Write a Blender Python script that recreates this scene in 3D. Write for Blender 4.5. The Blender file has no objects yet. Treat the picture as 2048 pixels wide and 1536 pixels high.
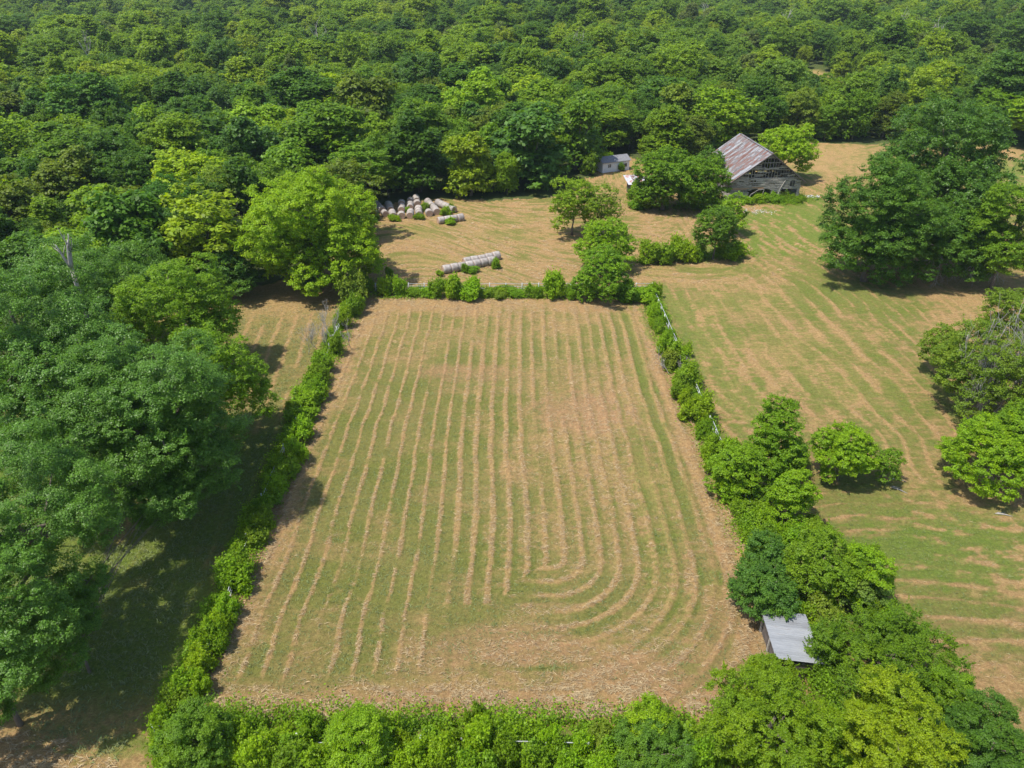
import bpy, math, random
import numpy as np
from mathutils import Vector

# ------------------------------------------------------------------ camera
C = bpy.context.scene.collection
S = bpy.context.scene
CH, CF = 46.0, 1450.0
CP = math.atan(863 / 1450)
cam_d = bpy.data.cameras.new('camera'); cam = bpy.data.objects.new('camera', cam_d); C.objects.link(cam)
cam.location = (0, 0, CH); cam.rotation_euler = (math.pi / 2 - CP, 0, 0)
cam_d.sensor_fit = 'HORIZONTAL'; cam_d.sensor_width = 36.0; cam_d.lens = 36.0 * CF / 2048
cam_d.clip_end = 9000; cam_d.clip_start = 0.5
S.camera = cam
# ------------------------------------------------------------------ light
SUN_EL = math.radians(66)
SHX, SHY = 0.90, 0.43                      # direction shadows fall on the ground
w = bpy.data.worlds.new('World'); S.world = w; w.use_nodes = True
nt = w.node_tree; nt.nodes.clear()
sky = nt.nodes.new('ShaderNodeTexSky'); sky.sky_type = 'NISHITA'; sky.sun_disc = False
sky.sun_elevation = SUN_EL; sky.sun_rotation = math.atan2(-SHX, -SHY)
sky.air_density = 1.0; sky.dust_density = 1.0
bg = nt.nodes.new('ShaderNodeBackground'); bg.inputs[1].default_value = 0.15
out = nt.nodes.new('ShaderNodeOutputWorld')
nt.links.new(sky.outputs[0], bg.inputs[0]); nt.links.new(bg.outputs[0], out.inputs[0])
sun_d = bpy.data.lights.new('sun', 'SUN'); sun_d.energy = 4.4; sun_d.angle = math.radians(0.5); sun_d.color = (1.0, 0.955, 0.88)
sun = bpy.data.objects.new('sun', sun_d); C.objects.link(sun)
sv = Vector((SHX * math.cos(SUN_EL), SHY * math.cos(SUN_EL), -math.sin(SUN_EL)))
sun.rotation_euler = sv.to_track_quat('-Z', 'Y').to_euler(); sun.location = (-40, 20, 90)
S.view_settings.view_transform = 'Standard'; S.view_settings.look = 'None'
S.view_settings.exposure = 0.50; S.view_settings.gamma = 1.0
S.render.engine = 'CYCLES'
S.cycles.max_bounces = 5; S.cycles.diffuse_bounces = 3; S.cycles.glossy_bounces = 2
S.cycles.transmission_bounces = 3; S.cycles.volume_bounces = 0; S.cycles.transparent_max_bounces = 4
S.cycles.caustics_reflective = False; S.cycles.caustics_refractive = False

R_ = np.random.default_rng(7)
PR = random.Random(5)

# ------------------------------------------------------------------ helpers
def ray(px, py):
    a = (px - 1024) / CF; b = (py - 768) / CF
    return np.array([a, math.cos(CP) - b * math.sin(CP), -math.sin(CP) - b * math.cos(CP)])
def G(px, py, z=0.0):
    d = ray(px, py); t = (z - CH) / d[2]
    return d[0] * t, d[1] * t
def depth(X, Y, Z): return Y * math.cos(CP) + (CH - Z) * math.sin(CP)

def tag(o, label=None, cat=None, group=None, kind=None):
    if label: o['label'] = label
    if cat: o['category'] = cat
    if group: o['group'] = group
    if kind: o['kind'] = kind
    return o
def empty(name, loc, rz=0.0):
    o = bpy.data.objects.new(name, None); C.objects.link(o)
    o.location = loc; o.rotation_euler = (0, 0, rz); o.empty_display_size = 0.3
    return o
def npmesh(name, V, Fq, mat=None, k=4, smooth=False):
    me = bpy.data.meshes.new(name)
    n = len(V); m = len(Fq)
    me.vertices.add(n); me.vertices.foreach_set('co', np.asarray(V, np.float32).ravel())
    me.loops.add(m * k); me.loops.foreach_set('vertex_index', np.asarray(Fq, np.int32).ravel())
    me.polygons.add(m); me.polygons.foreach_set('loop_start', np.arange(m, dtype=np.int32) * k)
    if smooth: me.polygons.foreach_set('use_smooth', np.ones(m, bool))
    me.update(calc_edges=True)
    if mat: me.materials.append(mat)
    return me
def mobj(name, me, parent=None, loc=(0, 0, 0)):
    o = bpy.data.objects.new(name, me); C.objects.link(o); o.location = loc
    if parent: o.parent = parent
    return o
class MB:
    def __init__(s): s.v = []; s.f = []
    def box(s, c, d, rz=0.0, rx=0.0, ry=0.0):
        from mathutils import Euler
        M = Euler((rx, ry, rz)).to_matrix(); n = len(s.v); c = Vector(c)
        for x, y, z in ((-1,-1,-1),(1,-1,-1),(1,1,-1),(-1,1,-1),(-1,-1,1),(1,-1,1),(1,1,1),(-1,1,1)):
            s.v.append(tuple(c + M @ Vector((x*d[0]/2, y*d[1]/2, z*d[2]/2))))
        for q in ((0,3,2,1),(4,5,6,7),(0,1,5,4),(1,2,6,5),(2,3,7,6),(3,0,4,7)): s.f.append(tuple(n + i for i in q))
    def bar(s, a, b, wd, th):
        a = Vector(a); b = Vector(b); d = b - a; L = d.length
        e = d.to_track_quat('X', 'Z').to_matrix(); n = len(s.v); c = (a + b) / 2
        for x, y, z in ((-1,-1,-1),(1,-1,-1),(1,1,-1),(-1,1,-1),(-1,-1,1),(1,-1,1),(1,1,1),(-1,1,1)):
            s.v.append(tuple(c + e @ Vector((x*L/2, y*wd/2, z*th/2))))
        for q in ((0,3,2,1),(4,5,6,7),(0,1,5,4),(1,2,6,5),(2,3,7,6),(3,0,4,7)): s.f.append(tuple(n + i for i in q))
    def tube(s, pts, rad, sides=6):
        pts = [Vector(p) for p in pts]; n0 = len(s.v)
        for i, p in enumerate(pts):
            t = (pts[min(i+1, len(pts)-1)] - pts[max(i-1, 0)]).normalized()
            a = t.orthogonal().normalized(); b = t.cross(a)
            for k in range(sides):
                th = 2*math.pi*k/sides
                s.v.append(tuple(p + (a*math.cos(th) + b*math.sin(th))*rad[i]))
        for i in range(len(pts)-1):
            for k in range(sides):
                k2 = (k+1) % sides
                s.f.append((n0+i*sides+k, n0+i*sides+k2, n0+(i+1)*sides+k2, n0+(i+1)*sides+k))
        s.f.append(tuple(n0+k for k in range(sides))[::-1]); m = n0+(len(pts)-1)*sides
        s.f.append(tuple(m+k for k in range(sides)))
    def poly(s, vs): n = len(s.v); s.v += [tuple(v) for v in vs]; s.f.append(tuple(range(n, n+len(vs))))
    def mesh(s, name, mat, smooth=False):
        me = bpy.data.meshes.new(name); me.from_pydata(s.v, [], s.f); me.update()
        if smooth:
            for p in me.polygons: p.use_smooth = True
        if mat: me.materials.append(mat)
        return me
    def build(s, name, mat, parent=None, smooth=False, loc=(0,0,0)): return mobj(name, s.mesh(name, mat, smooth), parent, loc)

# smooth value noise
_T = np.random.default_rng(99).random(65536).astype(np.float32)
def vn(x, y, seed=0):
    xi = np.floor(x).astype(np.int64); yi = np.floor(y).astype(np.int64)
    fx = x - xi; fy = y - yi; fx = fx*fx*(3-2*fx); fy = fy*fy*(3-2*fy)
    def h(a, b): return _T[((a*73856093) ^ (b*19349663) ^ (seed*83492791)) & 65535]
    return (h(xi, yi)*(1-fx) + h(xi+1, yi)*fx)*(1-fy) + (h(xi, yi+1)*(1-fx) + h(xi+1, yi+1)*fx)*fy
def fbm(x, y, seed=0, o=4):
    r = 0; a = .5; t = 0
    for i in range(o): r = r + a*vn(x, y, seed+i*17); t += a; x = x*2.03+5.1; y = y*2.03+1.7; a *= .55
    return r/t
def sstep(a, b, x): t = np.clip((x-a)/(b-a), 0, 1); return t*t*(3-2*t)
def inpoly(X, Y, poly):
    r = np.zeros(np.shape(X), bool); n = len(poly); j = n-1
    for i in range(n):
        xi, yi = poly[i]; xj, yj = poly[j]
        if yi != yj: r ^= ((yi > Y) != (yj > Y)) & (X < (xj-xi)*(Y-yi)/(yj-yi)+xi)
        j = i
    return r

# ------------------------------------------------------------------ materials
def newmat(name):
    m = bpy.data.materials.new(name); m.use_nodes = True; t = m.node_tree; t.nodes.clear()
    return m, t, t.nodes, t.links
def N(t, typ, **kw):
    n = t.nodes.new(typ)
    for k, v in kw.items(): setattr(n, k, v)
    return n
def mixc(t, f, a, b, mode='MIX'):
    n = t.nodes.new('ShaderNodeMix'); n.data_type = 'RGBA'; n.blend_type = mode
    for s, v in ((n.inputs[0], f), (n.inputs[6], a), (n.inputs[7], b)):
        if hasattr(v, 'is_output'): t.links.new(v, s)
        elif isinstance(v, (int, float)): s.default_value = v
        else: s.default_value = (*v, 1) if len(v) == 3 else v
    return n.outputs[2]
def ramp(t, f, stops, interp='LINEAR'):
    n = t.nodes.new('ShaderNodeValToRGB'); n.color_ramp.interpolation = interp; e = n.color_ramp.elements
    while len(e) < len(stops): e.new(0.5)
    for i, (p, c) in enumerate(stops): e[i].position = p; e[i].color = (*c, 1) if not isinstance(c, (int, float)) else (c, c, c, 1)
    t.links.new(f, n.inputs[0]); return n.outputs[0]
def math_(t, op, a, b=0.0, clamp=False):
    n = t.nodes.new('ShaderNodeMath'); n.operation = op; n.use_clamp = clamp
    for s, v in ((n.inputs[0], a), (n.inputs[1], b)):
        if hasattr(v, 'is_output'): t.links.new(v, s)
        else: s.default_value = v
    return n.outputs[0]
def noise(t, vec, scale, detail=3, rough=.55, out=0):
    n = t.nodes.new('ShaderNodeTexNoise'); n.inputs['Scale'].default_value = scale
    n.inputs['Detail'].default_value = detail; n.inputs['Roughness'].default_value = rough
    if vec: t.links.new(vec, n.inputs['Vector'])
    return n.outputs[out]
def mapping(t, vec, scale=(1,1,1), rot=(0,0,0)):
    n = t.nodes.new('ShaderNodeMapping'); n.inputs['Scale'].default_value = scale; n.inputs['Rotation'].default_value = rot
    t.links.new(vec, n.inputs[0]); return n.outputs[0]

def leafmat(name, gloss=.25, rough=.5, trans=.46, tip=(1.4, 1.22, .5), tipamt=.7):
    m, t, n, l = newmat(name)
    oi = N(t, 'ShaderNodeObjectInfo'); geo = N(t, 'ShaderNodeNewGeometry'); tc = N(t, 'ShaderNodeTexCoord')
    rp = ramp(t, oi.outputs['Random'], [(0, (.086,.172,.017)), (.15, (.130,.228,.015)), (.33, (.172,.278,.017)), (.5, (.086,.176,.027)),
                                       (.62, (.205,.305,.015)), (.76, (.136,.235,.027)), (.88, (.215,.295,.018)), (.95, (.130,.180,.045))], 'CONSTANT')
    base = mixc(t, oi.outputs['Alpha'], rp, oi.outputs['Color'])
    isl = geo.outputs['Random Per Island']
    v = math_(t, 'MULTIPLY_ADD', isl, .75); t.nodes[-1].inputs[2].default_value = .62
    c = mixc(t, 1.0, base, (1, 1, 1), 'MULTIPLY'); mn = t.nodes[-1]; cc = N(t, 'ShaderNodeCombineColor')
    for i in range(3): l.new(v, cc.inputs[i])
    l.new(cc.outputs[0], mn.inputs[7])
    nz = noise(t, tc.outputs['Object'], .55, 3)
    f = ramp(t, nz, [(.42, 0.0), (.66, 1.0)]); f = math_(t, 'MULTIPLY', f, tipamt)
    tipc = mixc(t, 1.0, c, tip, 'MULTIPLY')
    col = mixc(t, f, c, tipc)
    p = N(t, 'ShaderNodeBsdfPrincipled'); l.new(col, p.inputs['Base Color']); p.inputs['Roughness'].default_value = rough
    p.inputs['Specular IOR Level'].default_value = gloss
    tr = N(t, 'ShaderNodeBsdfTranslucent'); tcol = mixc(t, 1.0, col, (1.6, 1.5, .45), 'MULTIPLY'); l.new(tcol, tr.inputs[0])
    mx = N(t, 'ShaderNodeMixShader'); mx.inputs[0].default_value = trans
    l.new(p.outputs[0], mx.inputs[1]); l.new(tr.outputs[0], mx.inputs[2])
    o = N(t, 'ShaderNodeOutputMaterial'); l.new(mx.outputs[0], o.inputs[0])
    return m
LEAF = leafmat('leaf_matt')
LEAFG = leafmat('leaf_glossy', gloss=.36, rough=.45, trans=.40, tip=(1.3, 1.2, .8), tipamt=.4)

def simple(name, c1, c2, scale=4, rough=.85, stretch=(1,1,1), bump=.3, metal=0.0, island=0.0, detail=5):
    m, t, n, l = newmat(name); tc = N(t, 'ShaderNodeTexCoord'); v = mapping(t, tc.outputs['Object'], stretch)
    nz = noise(t, v, scale, detail, .65); f = ramp(t, nz, [(.32, 0.0), (.68, 1.0)])
    col = mixc(t, f, c1, c2)
    if island:
        geo = N(t, 'ShaderNodeNewGeometry'); k = math_(t, 'MULTIPLY_ADD', geo.outputs['Random Per Island'], island); t.nodes[-1].inputs[2].default_value = 1-island/2
        cc = N(t, 'ShaderNodeCombineColor')
        for i in range(3): l.new(k, cc.inputs[i])
        col = mixc(t, 1.0, col, cc.outputs[0], 'MULTIPLY')
    p = N(t, 'ShaderNodeBsdfPrincipled'); l.new(col, p.inputs['Base Color']); p.inputs['Roughness'].default_value = rough; p.inputs['Metallic'].default_value = metal
    b = N(t, 'ShaderNodeBump'); b.inputs['Strength'].default_value = bump; b.inputs['Distance'].default_value = .05; l.new(nz, b.inputs['Height']); l.new(b.outputs[0], p.inputs['Normal'])
    o = N(t, 'ShaderNodeOutputMaterial'); l.new(p.outputs[0], o.inputs[0]); return m
BARK = simple('bark', (.10,.075,.055), (.20,.165,.13), 6, stretch=(1,1,.3))
DEAD = simple('dead_wood', (.25,.22,.20), (.44,.41,.38), 5, stretch=(1,1,.3), island=.3)
PLANK = simple('weathered_boards', (.20,.185,.165), (.42,.39,.35), 2.2, stretch=(.35,1,5), island=.7)
PLANKR = simple('red_brown_boards', (.30,.16,.09), (.42,.30,.20), 2.2, stretch=(.35,1,5), island=.5)
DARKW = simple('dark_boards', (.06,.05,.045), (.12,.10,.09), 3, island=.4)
WHITEP = simple('old_white_paint', (.55,.56,.58), (.78,.79,.80), 1.6, rough=.6, stretch=(6,6,.5), bump=.1)
FENCEM = simple('fence_white', (.34,.35,.34), (.56,.58,.58), 3, rough=.5, bump=.1, island=.25)
SHINGLE = simple('grey_roofing', (.13,.13,.14), (.22,.22,.23), 3, rough=.8, bump=.2)
STONE = simple('stone', (.35,.34,.32), (.6,.58,.55), 5, island=.5)
GLASS = simple('dark_glass', (.03,.035,.04), (.05,.06,.07), 1, rough=.15, bump=0)
def tinmat(name, stops, corr=(1, 0), island_amt=1.0, metal=.25, rough=.5, wfreq=9.0, st=(1,1,1)):
    m, t, n, l = newmat(name); tc = N(t, 'ShaderNodeTexCoord'); geo = N(t, 'ShaderNodeNewGeometry')
    v = mapping(t, tc.outputs['Object'], st)
    a = noise(t, v, .8, 6, .7)
    f = math_(t, 'MULTIPLY_ADD', geo.outputs['Random Per Island'], island_amt*.5); t.nodes[-1].inputs[2].default_value = -.25*island_amt
    f = math_(t, 'ADD', a, f, True)
    col = ramp(t, f, stops)
    p = N(t, 'ShaderNodeBsdfPrincipled'); l.new(col, p.inputs['Base Color']); p.inputs['Roughness'].default_value = rough; p.inputs['Metallic'].default_value = metal
    wv = N(t, 'ShaderNodeTexWave'); wv.wave_type = 'BANDS'; wv.bands_direction = 'X' if corr[0] else 'Y'; wv.inputs['Scale'].default_value = wfreq/6.28
    l.new(tc.outputs['Object'], wv.inputs['Vector'])
    b = N(t, 'ShaderNodeBump'); b.inputs['Strength'].default_value = .6; b.inputs['Distance'].default_value = .03; l.new(wv.outputs[1], b.inputs['Height']); l.new(b.outputs[0], p.inputs['Normal'])
    o = N(t, 'ShaderNodeOutputMaterial'); l.new(p.outputs[0], o.inputs[0]); return m
BARNTIN = tinmat('rusty_tin', [(.28, (.13,.058,.040)), (.43, (.22,.105,.075)), (.48, (.20,.17,.155)), (.53, (.15,.135,.13)), (.60, (.34,.33,.33)), (.70, (.27,.25,.25)), (.85, (.50,.51,.54))], corr=(0,1), island_amt=.28, st=(.5,1.5,1))
SHEDTIN = tinmat('grey_tin', [(.25, (.22,.22,.23)), (.45, (.29,.30,.315)), (.6, (.345,.355,.37)), (.70, (.27,.245,.22)), (.85, (.17,.13,.105))], corr=(0,1), island_amt=.55, metal=.15, wfreq=30, st=(.4,2,1))
PATCHTIN = tinmat('patched_tin', [(.3, (.35,.10,.07)), (.45, (.5,.3,.25)), (.55, (.6,.62,.65)), (.75, (.22,.12,.10))], corr=(1,0), island_amt=.8)
# ------------------------------------------------------------------ land use masks
OPEN_PX = [(-300,1500),(-120,1000),(40,800),(230,650),(430,600),(500,575),(590,560),(745,470),(742,425),(770,408),(900,398),(1000,402),(1095,394),(1185,352),(1186,322),(1268,314),(1310,335),(1440,326),(1500,292),(1640,286),(1745,290),(1900,280),(2060,300),(2400,290)]
OPEN = [G(*p) for p in OPEN_PX] + [(260, 60), (200, -60), (-160, -60)]
def Gp(px, py): return np.array(G(px, py))
LUSH = [  # px, py, radius x (m), radius y (m), strength
 (1600,470,8,7,1.0),(1560,440,9,6,1.0),(1640,430,6,9,.9),(1450,505,9,3,.9),(1480,540,9,2,.5),(1350,640,3,9,.75),(1400,690,3.5,9,.7),(1440,600,8,3,.55),(1700,780,6,4,.6),(1600,700,8,6,.5),
 (1480,800,3,6,.7),(1850,1050,6,1.2,.8),(1900,1090,9,2,1.0),(1990,1130,9,2,.9),(1850,1030,5,1,.7),(1900,890,2,3,.3),(1930,560,6,2,.35),(1870,580,6,1.5,.4),(2030,1020,4,1,.6),(1830,980,4,1,.5),(1560,400,10,3,.8),
 (1150,700,3,8,.2),(1300,1000,1.4,12,.5),(1180,690,2,6,.3),(1320,930,1.2,9,.45),(1010,470,5,2.5,.35),(1040,440,6,1.5,.4),(840,460,5,1.5,.45),(870,520,8,2,.35),(800,475,6,1.2,.4),
 (1700,320,12,12,.35),(2020,350,14,14,.8),(1650,560,10,3,.3),(1290,540,4,2,.4),(200,1450,3,2,.5),(280,1350,3,4,.6),(760,1180,10,14,.25),(1500,620,10,5,.35),(960,760,2.5,2,.3)]
BARE = [(1520,425,4.5,1.1,1.3),(1450,1260,2.5,4,.55),(1170,820,6,5,.85),(930,745,6,2.4,.9),(1000,1290,7,2,.8),(1300,1350,7,2,.7),(900,1400,9,1,.7),(1240,830,3,3,.5),(730,1420,6,1.2,.5),(1390,1390,5,2,.5),(520,1180,2.5,7,.4),(900,1330,3,1.2,.55),(1250,560,5,1.5,.3),(1150,520,10,7,.3),(1690,1010,6,3,.5),(1560,560,8,3,.3),(760,520,4,3,.3),(640,570,5,2,.4),(1900,1330,4,5,.35),(1280,880,2,5,.3)]
ROWSP = 1.63
def masks(X, Y):
    X = np.asarray(X, np.float64); Y = np.asarray(Y, np.float64)
    nA = fbm(X/7, Y/7, 1); nB = fbm(X/1.3, Y/2.6, 2); nC = fbm(X/.35, Y/.35, 3, 3); nL = fbm(X/25, Y/25, 4, 3)
    nR = fbm(X/1.1, Y/9, 5); nH = fbm(X/9, Y/1.1, 6)
    infield = (X > -24.6) & (X < 21.9) & (Y > 31.0) & (Y < 104.6)
    # --- mown field
    uc, v0 = 3.5, 47.0
    nS = fbm(X/.9, Y/.35, 7, 3); nP = fbm(X/4, Y/4, 8, 3)
    wob = (fbm(X*0+X/30, Y/8, 9, 2)-.5)*.9 + (fbm(X/2.5, Y/1.6, 10, 2)-.5)*.1 + (nC-.5)*.25
    d = np.where((X > uc) & (Y < v0), uc + np.hypot(X-uc, Y-v0), np.where((X <= uc) & (Y < 41.5+nA+4.4*sstep(-2.5, 3.5, X)) & (X > -4+nB*5), uc + (v0-Y), X))
    d = d + wob
    ph = (d-1.1)/ROWSP; kk = np.round(ph); fr = ph-kk
    left = 1-sstep(-7.5, -4.5, X)
    rstr = vn(kk*3.7, Y/9+kk*9, 11); rs2 = fbm(kk*5.3, Y/1.8, 12, 3)
    wl = .085 + .07*vn(kk*1.9, Y/1.7, 13); wr = .15 + .08*vn(kk*1.3, Y/2.2, 14)
    wdt = np.where(left > .5, wl, wr)
    line = np.exp(-(fr/wdt)**4)
    inner_y = sstep(34.0, 35.8, Y + (nB-.5)*2) * (1-sstep(97.5, 101, Y+(nB-.5)*3))
    flat_b = (X < uc) & (Y < 41.5); fadeb = np.where((X < uc) & (Y < 46.5) & (X > -7) & (Y >= 41.5) & (Y < 41.5+nA+4.4*sstep(-2.5, 3.5, X)), sstep(-.5, 3.4, X), 1)
    linea = line*np.clip(np.where(left > .5, 1.1*(.35+.65*sstep(.05, .3, rstr))*(.3+.7*sstep(.2,.42,rs2)), .58*sstep(.0, .4, rstr)+.34), 0, 1)*inner_y*np.where(flat_b & (left < .5), .25+.35*sstep(-5, 3, X), fadeb)
    head = np.maximum.reduce([1-sstep(-22.6,-19.2,X+(nB-.5)*1.6), sstep(16.6, 18.6, X+(nB-.5)*1.6)*.9, 1-sstep(32.8,35.6,Y+(nP-.5)*3), sstep(96.5, 100, Y+(nP-.5)*3)*.9])
    bx = (X-4)/13; by = (Y-37)/4.6; blob = np.exp(-(bx*bx+by*by))
    cx = (X-9)/9; cy = (Y-64)/17; blob2 = np.exp(-(cx*cx+cy*cy))
    base = .17*left + .24*(1-left) + (nA-.5)*.55 + (nP-.5)*.5 + (nS-.5)*.5
    base = base + head*.50 + blob*.26 + blob2*.32 + .22*sstep(76, 96, Y) + .14*sstep(-17, -22, X)*1.0
    greenside = np.exp(-((fr-.33)/.15)**2)*(1-left)*sstep(.3,.6,vn(kk*2.3, Y/5, 15))
    outer = sstep(15.2,16.2,X)*(1-sstep(17.6,18.6,X))*(Y > 44)
    fs = np.clip(np.maximum(base - greenside*.25 - outer*.2, linea*.95 + (nS-.5)*.25), 0, 1.1)
    fl = greenside*.30*sstep(.4,.6,nP) + outer*.34*sstep(.35,.6,nB) + .22*sstep(.55,.75,nB)*(nA > .45)
    fh = linea*.11 + head*.015*nS
    # --- meadows
    rowm = np.abs(((X + (nL-.5)*10 + .03*(Y-80) + (nB-.5)*.5)/2.3) % 1 - .5)*2; rowm = np.abs(((X + (nL-.5)*12 + .05*(Y-80) + .0011*(Y-70)**2 + (nB-.5)*.22)/2.3) % 1 - .5)*2
    right = (X > 21.9)
    near_r = 1-sstep(50, 60, Y + (X-40)*.1 + (nA-.5)*8)
    rowh = np.abs(((Y + (nL-.5)*6 + .04*(X-30)**2/10 + (nB-.5)*.2)/1.9) % 1 - .5)*2
    rr_ = rowm*(1-near_r) + rowh*near_r
    nR2 = fbm((X+.0011*(Y-70)**2)/1.1, Y/13, 33, 4)*(1-near_r) + fbm(X/12, Y/1.0, 34, 4)*near_r
    mr = .52 + (nL-.5)*1.1 + (nR2-.5)*.75 + (nS-.5)*.8 + (nA-.5)*.7 + (nB-.5)*.5 + .62*(np.exp(-((1-rr_)/.20)**2)-.22)*(.35+.65*sstep(.35,.6,nR2+.05))
    wf = sstep(105.5, 112, Y + (nA-.5)*8)*(1-sstep(30, 48, X + (nA-.5)*14))
    ang = .55*np.sin(X/15+Y/40)+.35
    u = X*np.cos(ang)+Y*np.sin(ang); v = -X*np.sin(ang)+Y*np.cos(ang)
    nF = fbm(u/6, v/.8, 21, 5)
    mf = .56 + (nF-.5)*2.6 + (nA-.5)*.5 + (nS-.5)*.5
    mm = mr*(1-wf) + mf*wf
    strip = (X < -24.6) & (Y < 108)
    sp2 = (X + .10*(Y-80) + wob)/2.15; k2 = np.round(sp2); f2 = sp2-k2
    ln2 = np.exp(-(f2/.13)**2)*sstep(.05,.3,vn(k2*3.1, Y/6, 31))*(1-sstep(97,101,Y))*sstep(34,44,Y)*sstep(-44,-38,X)
    mst = np.clip(np.maximum(.26 + (nA-.5)*.5 + (nS-.5)*.4 + .35*sstep(93,101,Y) - .2*(1-sstep(60,75,Y)) + .75*(1-sstep(29,36,Y)), ln2*(.65+.3*sstep(60,75,Y))), 0, 1)
    st = np.where(infield, fs, np.where(strip, mst, mm))
    lu = np.where(infield, fl, np.where(strip, .15+.75*(1-sstep(62,78,Y))*sstep(.1,.4,nP)*sstep(29,36,Y), np.clip((.60-mr)*1.2, 0, .6)*(1-wf) + np.clip((.45-mf), 0, .3)*wf))
    for px, py, rx, ry, s in LUSH:
        gx, gy = G(px, py); q = ((X-gx)/rx)**2 + ((Y-gy)/ry)**2
        lu = np.maximum(lu, s*sstep(1.7, .3, q + (nB-.5)*2.4 + (nC-.5)*.8 + (nR-.5)*1.5)) if False else np.maximum(lu, s*(1-sstep(.3, 1.7, q*.62 + (nB-.5)*2.4 + (nC-.5)*2.2 + (nS-.5)*2.2 + (nR2-.5)*2.6 + (rr_-.5)*1.1))*.95)
    ba = np.where(infield, .30*head + .28*sstep(.5,.72,nP), .12+.3*sstep(.5,.7,nP))*np.ones_like(X)
    for px, py, rx, ry, s in BARE:
        gx, gy = G(px, py); q = ((X-gx)/rx)**2 + ((Y-gy)/ry)**2
        ba = np.maximum(ba, s*(1-sstep(.2, 1.6, q + (nB-.5)*1.8 + (nC-.5)*.8)))
    # weeds under the fence rows
    fd = np.minimum.reduce([np.where((Y>31)&(Y<107), np.abs(X+24.9), 99), np.where((Y>28)&(Y<107), np.abs(X-22.4), 99), np.where((X>-25)&(X<23), np.abs(Y-106), 99), np.where((X>-28)&(X<23), np.abs(Y-29.6), 99)])
    wd = 1-sstep(.5, 1.5, fd+(nB-.5)*1.2)
    lu = np.maximum(lu, wd*.8)
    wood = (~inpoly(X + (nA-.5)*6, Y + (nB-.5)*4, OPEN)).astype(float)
    for (gx0, gy0, gx1, gy1, t_) in GAPS:
        g = (X > gx0) & (X < gx1) & (Y > gy0) & (Y < gy1); wood = np.where(g, 0, wood); st = np.where(g, t_, st)
    h = np.where(infield, fh + .02*nC, np.where(strip, ln2*.07+.03*nC, .05*nB + .03*nC + .06*(1-sstep(0,.4,1-rr_))*(1-wf))) + wd*.08
    return np.clip(st, 0, 1), np.clip(lu*(1-wood), 0, 1), np.clip(ba*(1-wood), 0, 1), wood, h
def relief(X, Y):
    a = sstep(260, 480, Y)
    return a*((fbm(np.asarray(X)/170, np.asarray(Y)/170, 41, 2)-.5)*16)
GAPS = []
for (px, py, hw, front, back, t_) in ((1568,148,16,75,10,.55),(2060,145,45,60,25,.7),(505,6,38,170,40,1.0)):
    gx, gy = G(px, py); GAPS.append((gx-hw, gy-front, gx+hw, gy+back, t_))

# ------------------------------------------------------------------ ground
def axis(segs):
    r = []
    for a, b, s in segs: r.append(np.arange(a, b, s))
    r.append([segs[-1][1]]); return np.concatenate(r)
gx = axis([(-3200,-1000,200),(-1000,-300,25),(-300,-110,5),(-110,-50,.9),(-50,-26,.4),(-26,24,.17),(24,75,.35),(75,130,1.2),(130,320,5),(320,1000,25),(1000,3400,200)])
gy = axis([(-300,-40,20),(-40,20,3),(20,26,.5),(26,107,.19),(107,165,.35),(165,240,1.0),(240,500,5),(500,1500,15),(1500,4500,200)])
XX, YY = np.meshgrid(gx, gy)
st, lu, ba, wo, hh = masks(XX, YY)
rg_ = np.random.default_rng(15); cell_ = np.clip(np.minimum(*np.broadcast_arrays(np.gradient(gx)[None, :], np.gradient(gy)[:, None])), .1, .5)
ZZ = hh + relief(XX, YY) + rg_.normal(0, 1, XX.shape)*np.where(YY < 240, .085, 0)*cell_*(.6+.8*fbm(XX/3, YY/3, 88, 2))
V = np.stack([XX.ravel(), YY.ravel(), ZZ.ravel()], 1)
ny, nx = XX.shape; idx = np.arange(nx*ny).reshape(ny, nx)
Fq = np.stack([idx[:-1,:-1].ravel(), idx[:-1,1:].ravel(), idx[1:,1:].ravel(), idx[1:,:-1].ravel()], 1)
m, t, n, l = newmat('ground_cover')
tc = N(t, 'ShaderNodeTexCoord'); P = tc.outputs['Object']
at = N(t, 'ShaderNodeAttribute', attribute_name='cover'); sep = N(t, 'ShaderNodeSeparateColor'); l.new(at.outputs['Color'], sep.inputs[0])
aw = N(t, 'ShaderNodeAttribute', attribute_name='wood')
nf = noise(t, P, 6.0, 8, .85); nm = noise(t, P, 1.4, 5, .65); nx1 = noise(t, mapping(t, P, (3.0, 16, 1), (0,0,.25)), 1.0, 4, .7); nx2 = noise(t, mapping(t, P, (14, 3.5, 1), (0,0,-.3)), 1.0, 4, .7)
nbig = noise(t, P, .12, 4, .6)
olive = mixc(t, ramp(t, nf, [(.3,0.0),(.7,1.0)]), (.088,.108,.018), (.215,.202,.055))
olive = mixc(t, ramp(t, nbig, [(.4,0.0),(.65,.55)]), olive, (.24,.190,.068))
tan = mixc(t, ramp(t, nx1, [(.35,0.0),(.68,1.0)]), (.235,.140,.052), (.445,.305,.130))
tan = mixc(t, ramp(t, nx2, [(.5,0.0),(.75,.7)]), tan, (.53,.390,.185))
tan = mixc(t, ramp(t, nm, [(.5,0.0),(.72,.45)]), tan, (.26,.135,.065))
fs = math_(t, 'SUBTRACT', nf, .5); fs = math_(t, 'MULTIPLY', fs, .9); fs = math_(t, 'ADD', fs, sep.outputs[0]); fs2 = math_(t, 'SUBTRACT', nm, .5); fs = math_(t, 'ADD', fs, fs2)
fs = ramp(t, fs, [(.18,0.0),(.72,1.0)])
col = mixc(t, fs, olive, tan)
soil = mixc(t, nm, (.27,.130,.070), (.44,.250,.145))
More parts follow.
